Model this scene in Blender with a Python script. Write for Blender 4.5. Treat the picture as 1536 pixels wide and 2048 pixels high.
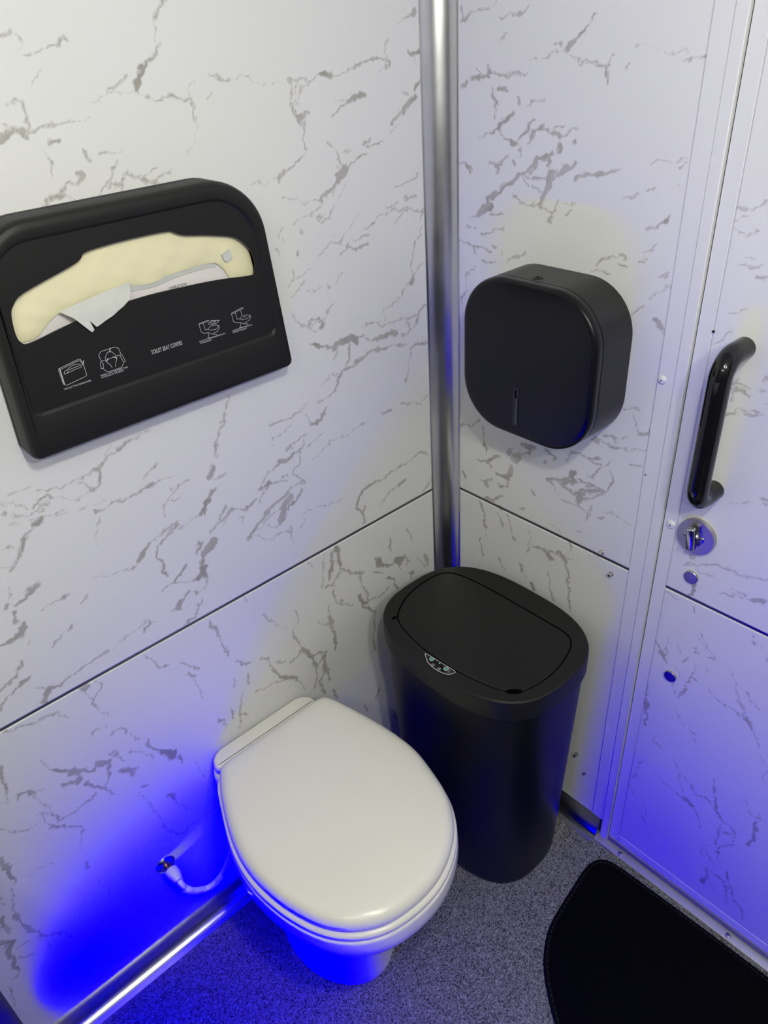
import bpy, bmesh, math, random
import numpy as np
from mathutils import Matrix, Vector

for _o in list(bpy.data.objects):
    bpy.data.objects.remove(_o)
SC = bpy.context.scene
COL = SC.collection

# ------------------------------------------------------------------ camera
CAM_POS = Vector((-1.06503, -1.03503, 1.70680))
CAM_R = ((0.73750967, -0.67280452, -0.0584257),      # right
         (-0.40822198, -0.3752135, -0.83220769),     # down
         (0.53799098, 0.63761187, -0.55137719))      # forward
_cd = bpy.data.cameras.new('camera')
_cd.sensor_fit = 'VERTICAL'
_cd.sensor_height = 36.0
_cd.sensor_width = 27.0
_cd.lens = 1521.149 / 2048 * 36.0
_cd.clip_start = 0.02
_cam = bpy.data.objects.new('camera', _cd)
COL.objects.link(_cam)
_r, _d, _f = (Vector(v) for v in CAM_R)
_cam.matrix_world = Matrix(((_r.x, -_d.x, -_f.x, CAM_POS.x),
                            (_r.y, -_d.y, -_f.y, CAM_POS.y),
                            (_r.z, -_d.z, -_f.z, CAM_POS.z),
                            (0, 0, 0, 1)))
SC.camera = _cam

# ------------------------------------------------------------------ world, exposure
_w = bpy.data.worlds.new('world')
SC.world = _w
_w.use_nodes = True
_w.node_tree.nodes['Background'].inputs[0].default_value = (0.9, 0.92, 1.0, 1)
_w.node_tree.nodes['Background'].inputs[1].default_value = 0.0
SC.view_settings.view_transform = 'Standard'
SC.view_settings.look = 'None'
SC.view_settings.gamma = 1.0
SC.view_settings.use_curve_mapping = False
SC.view_settings.exposure = 0.0

WHITE_WATTS = 16.8          # ceiling dome lamps
BLUE_WATTS = 8.4          # blue light bar low on the vanity
WHITE_COL = (1.0, 1.0, 0.90)
BLUE_COL = (-0.155, -0.19, 1.0)    # a saturated blue diode lies outside the sRGB gamut
CEIL_Z = 2.06

# ------------------------------------------------------------------ helpers
def smooth(me, on=True):
    me.polygons.foreach_set('use_smooth', [on] * len(me.polygons))

def mesh_obj(name, verts, faces, m, parent=None, sm=False, angle=None):
    me = bpy.data.meshes.new(name)
    me.from_pydata([tuple(map(float, v)) for v in verts], [], [tuple(map(int, f)) for f in faces])
    me.update()
    bm = bmesh.new(); bm.from_mesh(me)
    bmesh.ops.recalc_face_normals(bm, faces=bm.faces)
    bm.to_mesh(me); bm.free()
    return finish(name, me, m, parent, sm, angle)

def finish(name, me, m, parent=None, sm=False, angle=None):
    o = bpy.data.objects.new(name, me)
    COL.objects.link(o)
    if m: me.materials.append(m)
    if sm:
        smooth(me)
        if angle is not None:
            me.set_sharp_from_angle(angle=math.radians(angle))
    if parent is not None:
        o.parent = parent
        off = Vector((0, 0, 0)); p = parent
        while p is not None:
            if p.type == 'EMPTY': off += Vector(p['_loc'])
            p = p.parent
        o.matrix_parent_inverse = Matrix.Translation(-off) if parent.type == 'EMPTY' else Matrix.Identity(4)
    return o

def bm_obj(name, bm, m, parent=None, sm=False, angle=None):
    bmesh.ops.recalc_face_normals(bm, faces=bm.faces)
    me = bpy.data.meshes.new(name)
    bm.to_mesh(me); bm.free()
    return finish(name, me, m, parent, sm, angle)

def thing(name, loc, label, cat, group=None):
    o = bpy.data.objects.new(name, None)
    COL.objects.link(o)
    o.location = loc
    o.empty_display_size = 0.02
    o['_loc'] = tuple(loc)
    o['label'] = label; o['category'] = cat
    if group: o['group'] = group
    return o

def tag(o, label=None, cat=None, group=None, kind=None):
    if label: o['label'] = label
    if cat: o['category'] = cat
    if group: o['group'] = group
    if kind: o['kind'] = kind
    return o

def box_bm(lo, hi, bev=0.0, seg=2):
    bm = bmesh.new()
    bmesh.ops.create_cube(bm, size=1.0)
    c = [(a + b) / 2 for a, b in zip(lo, hi)]; s = [abs(b - a) for a, b in zip(lo, hi)]
    for v in bm.verts:
        v.co = Vector((c[0] + v.co.x * s[0], c[1] + v.co.y * s[1], c[2] + v.co.z * s[2]))
    if bev:
        bmesh.ops.bevel(bm, geom=list(bm.edges), offset=bev, segments=seg, affect='EDGES', profile=0.5)
    return bm

def box(name, lo, hi, m, parent=None, bev=0.0, seg=2):
    return bm_obj(name, box_bm(lo, hi, bev, seg), m, parent, bev > 0, 40)

def loft(name, rings, m, parent=None, cap0=True, cap1=True, sm=True, angle=35, closed=False):
    n = len(rings[0]); V = [p for r in rings for p in r]; F = []
    R = len(rings)
    for i in range(R if closed else R - 1):
        j = (i + 1) % R
        for k in range(n):
            l = (k + 1) % n
            F.append((i * n + k, i * n + l, j * n + l, j * n + k))
    if not closed:
        if cap0: F.append(tuple(range(n)))
        if cap1: F.append(tuple((R - 1) * n + k for k in range(n)))
    return mesh_obj(name, V, F, m, parent, sm, angle)

def offset2(P, d):
    """offset a closed counter-clockwise outline outward by d"""
    P = np.asarray(P, float)
    t = np.roll(P, -1, 0) - np.roll(P, 1, 0)
    t /= np.linalg.norm(t, axis=1)[:, None] + 1e-12
    return P + d * np.stack([t[:, 1], -t[:, 0]], 1)

def catmull(P, n=8, closed=True):
    P = np.asarray(P, float); out = []
    N = len(P)
    for i in range(N if closed else N - 1):
        if closed: a, b, c, d = P[i - 1], P[i], P[(i + 1) % N], P[(i + 2) % N]
        else: a, b, c, d = P[max(i - 1, 0)], P[i], P[i + 1], P[min(i + 2, N - 1)]
        for k in range(n):
            t = k / n
            out.append(.5 * (2 * b + (c - a) * t + (2 * a - 5 * b + 4 * c - d) * t * t + (3 * b - a - 3 * c + d) * t ** 3))
    if not closed: out.append(P[-1])
    return np.array(out)

def ccw(P):
    P = np.asarray(P, float)
    a = np.sum(P[:, 0] * np.roll(P[:, 1], -1) - np.roll(P[:, 0], -1) * P[:, 1])
    return P if a > 0 else P[::-1]

def resample(P, n):
    P = np.asarray(P, float); Q = np.vstack([P, P[:1]])
    s = np.concatenate([[0], np.cumsum(np.linalg.norm(np.diff(Q, axis=0), axis=1))])
    t = np.linspace(0, s[-1], n, endpoint=False)
    return np.stack([np.interp(t, s, Q[:, k]) for k in range(2)], 1)

def fillet(corners, radii, n=12):
    C = np.asarray(corners, float); out = []
    for i in range(len(C)):
        p, a, b = C[i], C[i - 1], C[(i + 1) % len(C)]
        u = (a - p) / np.linalg.norm(a - p); v = (b - p) / np.linalg.norm(b - p)
        ang = math.acos(max(-1, min(1, u @ v))); r = radii[i]
        tl = r / math.tan(ang / 2)
        ctr = p + (u + v) / np.linalg.norm(u + v) * r / math.sin(ang / 2)
        s = p + u * tl - ctr; e = p + v * tl - ctr
        a0 = math.atan2(s[1], s[0]); a1 = math.atan2(e[1], e[0])
        da = (a1 - a0 + math.pi) % (2 * math.pi) - math.pi
        for k in range(n):
            t = a0 + da * k / (n - 1)
            out.append(ctr + r * np.array([math.cos(t), math.sin(t)]))
    return np.array(out)

def superellipse(cx, cy, a, b, n=2.75, N=96):
    t = np.linspace(0, 2 * math.pi, N, endpoint=False)
    c, s = np.cos(t), np.sin(t)
    return np.stack([cx + a * np.sign(c) * np.abs(c) ** (2 / n), cy + b * np.sign(s) * np.abs(s) ** (2 / n)], 1)

def xz(P, y): return [(p[0], y, p[1]) for p in P]
def yz(P, x): return [(x, p[0], p[1]) for p in P]
def xy(P, z): return [(p[0], p[1], z) for p in P]

def tube(name, path, r, m, parent=None, n=16, caps=True, radii=None):
    P = [Vector(p) for p in path]; rings = []
    up = None
    for i, p in enumerate(P):
        t = (P[min(i + 1, len(P) - 1)] - P[max(i - 1, 0)]).normalized()
        if up is None:
            up = t.orthogonal().normalized()
        up = (up - t * up.dot(t)).normalized()
        s = t.cross(up)
        rr = radii[i] if radii is not None else r
        rings.append([p + (up * math.cos(a) + s * math.sin(a)) * rr for a in [2 * math.pi * k / n for k in range(n)]])
    return loft(name, rings, m, parent, caps, caps, True, 50)

def lathe(name, prof, origin, axis, m, parent=None, n=32, angle=35):
    """prof: list of (radius, height along axis)"""
    ax = Vector(axis).normalized(); u = ax.orthogonal().normalized(); v = ax.cross(u)
    O = Vector(origin)
    rings = [[O + ax * h + (u * math.cos(a) + v * math.sin(a)) * r for a in [2 * math.pi * k / n for k in range(n)]] for r, h in prof]
    return loft(name, rings, m, parent, True, True, True, angle)

def holed_face(outer, hole):
    """triangulate the area between two 2D loops -> verts2d, faces"""
    bm = bmesh.new()
    def loop(P):
        vs = [bm.verts.new((p[0], p[1], 0)) for p in P]
        return [bm.edges.new((vs[i], vs[(i + 1) % len(vs)])) for i in range(len(vs))]
    E = loop(outer) + loop(hole)
    bmesh.ops.triangle_fill(bm, use_beauty=True, use_dissolve=False, edges=E)
    bm.verts.index_update()
    V = [(v.co.x, v.co.y) for v in bm.verts]; F = [tuple(v.index for v in f.verts) for f in bm.faces]
    bm.free()
    return V, F

# ------------------------------------------------------------------ materials
def new_mat(name):
    m = bpy.data.materials.new(name); m.use_nodes = True
    nt = m.node_tree
    return m, nt, nt.nodes['Principled BSDF']

def simple(name, col, rough=0.5, metal=0.0, spec=0.5, bump=0.0, bscale=400.0, var=0.0, vscale=8.0, rvar=0.0, coat=0.0):
    m, nt, b = new_mat(name)
    b.inputs['Base Color'].default_value = (*col, 1)
    b.inputs['Roughness'].default_value = rough
    b.inputs['Metallic'].default_value = metal
    b.inputs['Specular IOR Level'].default_value = spec
    b.inputs['Coat Weight'].default_value = coat
    b.inputs['Coat Roughness'].default_value = 0.1
    tc = nt.nodes.new('ShaderNodeTexCoord')
    nz = nt.nodes.new('ShaderNodeTexNoise'); nz.inputs['Scale'].default_value = vscale
    nz.inputs['Detail'].default_value = 4
    nt.links.new(tc.outputs['Object'], nz.inputs['Vector'])
    mx = nt.nodes.new('ShaderNodeMix'); mx.data_type = 'RGBA'
    mx.inputs['A'].default_value = (*[c * (1 - var) for c in col], 1)
    mx.inputs['B'].default_value = (*[min(1, c * (1 + var)) for c in col], 1)
    nt.links.new(nz.outputs['Fac'], mx.inputs['Factor'])
    nt.links.new(mx.outputs['Result'], b.inputs['Base Color'])
    if rvar:
        mr = nt.nodes.new('ShaderNodeMapRange')
        mr.inputs['To Min'].default_value = rough - rvar; mr.inputs['To Max'].default_value = rough + rvar
        nt.links.new(nz.outputs['Fac'], mr.inputs['Value']); nt.links.new(mr.outputs['Result'], b.inputs['Roughness'])
    if bump:
        n2 = nt.nodes.new('ShaderNodeTexNoise'); n2.inputs['Scale'].default_value = bscale; n2.inputs['Detail'].default_value = 2
        nt.links.new(tc.outputs['Object'], n2.inputs['Vector'])
        bp = nt.nodes.new('ShaderNodeBump'); bp.inputs['Strength'].default_value = bump; bp.inputs['Distance'].default_value = 0.001
        nt.links.new(n2.outputs['Fac'], bp.inputs['Height']); nt.links.new(bp.outputs['Normal'], b.inputs['Normal'])
    return m

PANEL_COL = (0.76, 0.76, 0.755)
VEIN_COL = (0.33, 0.315, 0.28)

def marble(name, traced):
    """white printed marble laminate: grey veins with ragged edges"""
    m, nt, b = new_mat(name)
    N, L = nt.nodes.new, nt.links.new
    tc = N('ShaderNodeTexCoord')
    def noise(scale, detail=3, rough=.6):
        n = N('ShaderNodeTexNoise'); n.inputs['Scale'].default_value = scale
        n.inputs['Detail'].default_value = detail; n.inputs['Roughness'].default_value = rough
        L(tc.outputs['Object'], n.inputs['Vector']); return n
    def math_(op, a, c, clamp=False):
        n = N('ShaderNodeMath'); n.operation = op; n.use_clamp = clamp
        for i, v in enumerate((a, c)):
            if isinstance(v, (int, float)): n.inputs[i].default_value = v
            else: L(v, n.inputs[i])
        return n.outputs[0]
    if traced:
        at = N('ShaderNodeAttribute'); at.attribute_name = 'vein'
        f = at.outputs['Fac']
    else:
        vor = N('ShaderNodeTexNoise'); vor.inputs['Scale'].default_value = 2.6; vor.inputs['Detail'].default_value = 5
        vor.inputs['Distortion'].default_value = 1.2
        L(tc.outputs['Object'], vor.inputs['Vector'])
        d = math_('ABSOLUTE', math_('SUBTRACT', vor.outputs['Fac'], 0.5), 0)
        gate = math_('SUBTRACT', noise(2.2, 2).outputs['Fac'], 0.52)
        f = math_('ADD', math_('MULTIPLY', d, -5.0), math_('ADD', math_('MULTIPLY', gate, 0.5), 0.53))
    f = math_('ADD', f, math_('MULTIPLY', math_('SUBTRACT', noise(60, 4, .7).outputs['Fac'], .5), 0.17))
    f = math_('ADD', f, math_('MULTIPLY', math_('SUBTRACT', noise(240, 3, .65).outputs['Fac'], .5), 0.16))
    mr = N('ShaderNodeMapRange'); mr.interpolation_type = 'SMOOTHSTEP'
    mr.inputs['From Min'].default_value = 0.435; mr.inputs['From Max'].default_value = 0.62
    L(f, mr.inputs['Value'])
    amp = N('ShaderNodeMapRange'); amp.inputs['From Min'].default_value = .3; amp.inputs['From Max'].default_value = .7
    amp.inputs['To Min'].default_value = .55; amp.inputs['To Max'].default_value = 1.0
    L(noise(14, 2).outputs['Fac'], amp.inputs['Value'])
    mask = math_('MULTIPLY', mr.outputs['Result'], amp.outputs['Result'], True)
    mx = N('ShaderNodeMix'); mx.data_type = 'RGBA'
    mx.inputs['A'].default_value = (*PANEL_COL, 1); mx.inputs['B'].default_value = (*VEIN_COL, 1)
    L(mask, mx.inputs['Factor']); L(mx.outputs['Result'], b.inputs['Base Color'])
    b.inputs['Roughness'].default_value = 0.33
    b.inputs['Specular IOR Level'].default_value = 0.35
    return m

M_MARBLE = marble('marble_laminate', True)
M_MARBLE_FAR = marble('marble_laminate_plain', False)
M_WHITE_TRIM = simple('white_trim', (0.76, 0.76, 0.76), 0.35, var=0.02)
M_SEAM = simple('seam_strip', (0.10, 0.10, 0.105), 0.35, metal=0.6, var=.1)
M_ALU = simple('aluminium', (0.62, 0.62, 0.63), 0.24, metal=1.0, var=0.03, vscale=30, rvar=.03)
M_ALU_SOFT = simple('satin_aluminium', (0.70, 0.70, 0.71), 0.30, metal=1.0, var=0.06, vscale=14, rvar=.06)
M_STEEL = simple('stainless_steel', (0.60, 0.59, 0.57), 0.22, metal=1.0, var=0.05, vscale=40, rvar=.05)
M_BRUSHED = simple('brushed_steel', (0.50, 0.49, 0.47), 0.34, metal=1.0, var=.08, vscale=60, rvar=.05)
M_DARKSTEEL = simple('dark_recess', (0.03, 0.03, 0.03), 0.4, var=.1)
M_RUBBER = simple('grey_rubber', (0.24, 0.24, 0.23), 0.6, var=.08)
M_PORCELAIN = simple('porcelain', (0.80, 0.79, 0.76), 0.12, spec=.5, var=.01)
M_SEATPLASTIC = simple('seat_plastic', (0.82, 0.805, 0.72), 0.25, spec=.5, var=.012, vscale=30)
M_BLACK = simple('black_plastic', (0.010, 0.010, 0.0095), 0.48, spec=.30, bump=.08, bscale=1500, var=.1)
M_BLACK_SATIN = simple('black_satin', (0.011, 0.011, 0.011), 0.36, spec=.36, var=.08, bump=.04, bscale=1500)
M_BLACK_FACE = simple('black_face', (0.006, 0.006, 0.007), 0.30, spec=.25, var=.1)
M_BLACK_GLOSS = simple('black_gloss', (0.006, 0.006, 0.006), 0.05, spec=.5, var=.05)
M_BLACK_STEEL = simple('black_painted_steel', (0.006, 0.006, 0.007), 0.42, spec=.28, var=.08)
M_GAP = simple('shadow_gap', (0.0015, 0.0015, 0.0015), 0.9, spec=.02, var=.05)  # near-black colour standing in for shade inside gaps
M_PAPER = simple('cream_paper', (0.80, 0.75, 0.50), 0.85, spec=.15, bump=.25, bscale=700, var=.03, vscale=20)
M_TISSUE = simple('tissue', (0.60, 0.61, 0.575), 0.9, spec=.1, bump=.4, bscale=1200, var=.04, vscale=60)
M_PACK = simple('paper_sleeve', (0.74, 0.70, 0.69), 0.8, spec=.15, var=.02)
M_PRINT = simple('white_print', (0.62, 0.62, 0.62), 0.6, var=.02)
M_INK = simple('black_ink', (0.02, 0.02, 0.02), 0.6, var=.02)
M_BRASS = simple('brass', (0.55, 0.36, 0.10), 0.3, metal=1.0, var=.1)
M_HOSE = simple('hose_plastic', (0.72, 0.72, 0.72), 0.4, var=.02)
M_GREEN = simple('green_lens', (0.06, 0.30, 0.24), 0.15, var=.1)
M_MAT = simple('mat_pile', (0.003, 0.003, 0.0035), 0.95, spec=.05, bump=.8, bscale=900, var=.25, vscale=300)
M_MATEDGE = simple('mat_binding', (0.0045, 0.0045, 0.0055), 0.9, spec=.08, bump=.5, bscale=600, var=.2, vscale=200)
M_CAB = simple('dark_cabinet', (0.012, 0.012, 0.016), 0.5, spec=.25, var=.1)
M_WALLP = simple('ceiling_grey', (0.58, 0.58, 0.57), 0.6, var=.02)
M_CHAR = simple('bounce_cut_charcoal', (0.07, 0.07, 0.075), 0.5, var=.05)  # dark colour invented for the unseen walls to reduce bounced light
M_COUNTER = simple('counter_white', (0.7, 0.7, 0.7), 0.3, var=.03)
M_PLATE = simple('threshold_metal', (0.66, 0.66, 0.67), 0.42, metal=.7, var=.06, vscale=25, rvar=.06)
M_SLOT = simple('smoked_window', (0.018, 0.018, 0.022), 0.08, spec=.7, var=.05)

def floor_mat():
    m, nt, b = new_mat('speckled_vinyl')
    N, L = nt.nodes.new, nt.links.new
    tc = N('ShaderNodeTexCoord')
    vo = N('ShaderNodeTexVoronoi'); vo.inputs['Scale'].default_value = 420; vo.inputs['Randomness'].default_value = 1
    L(tc.outputs['Object'], vo.inputs['Vector'])
    v = N('ShaderNodeSeparateColor')
    L(vo.outputs['Color'], v.inputs[0])
    r = N('ShaderNodeValToRGB')
    e = r.color_ramp.elements
    e[0].position = .04; e[0].color = (0.020, 0.020, 0.019, 1)
    e[1].position = .28; e[1].color = (0.125, 0.124, 0.112, 1)
    e2 = r.color_ramp.elements.new(.70); e2.color = (0.20, 0.198, 0.18, 1)
    e3 = r.color_ramp.elements.new(.97); e3.color = (0.33, 0.328, 0.30, 1)
    L(v.outputs['Red'], r.inputs['Fac']); L(r.outputs['Color'], b.inputs['Base Color'])
    bp = N('ShaderNodeBump'); bp.inputs['Strength'].default_value = .25; bp.inputs['Distance'].default_value = .0006
    L(v.outputs['Red'], bp.inputs['Height']); L(bp.outputs['Normal'], b.inputs['Normal'])
    b.inputs['Roughness'].default_value = .55
    b.inputs['Specular IOR Level'].default_value = .35
    return m
M_FLOOR = floor_mat()

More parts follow.
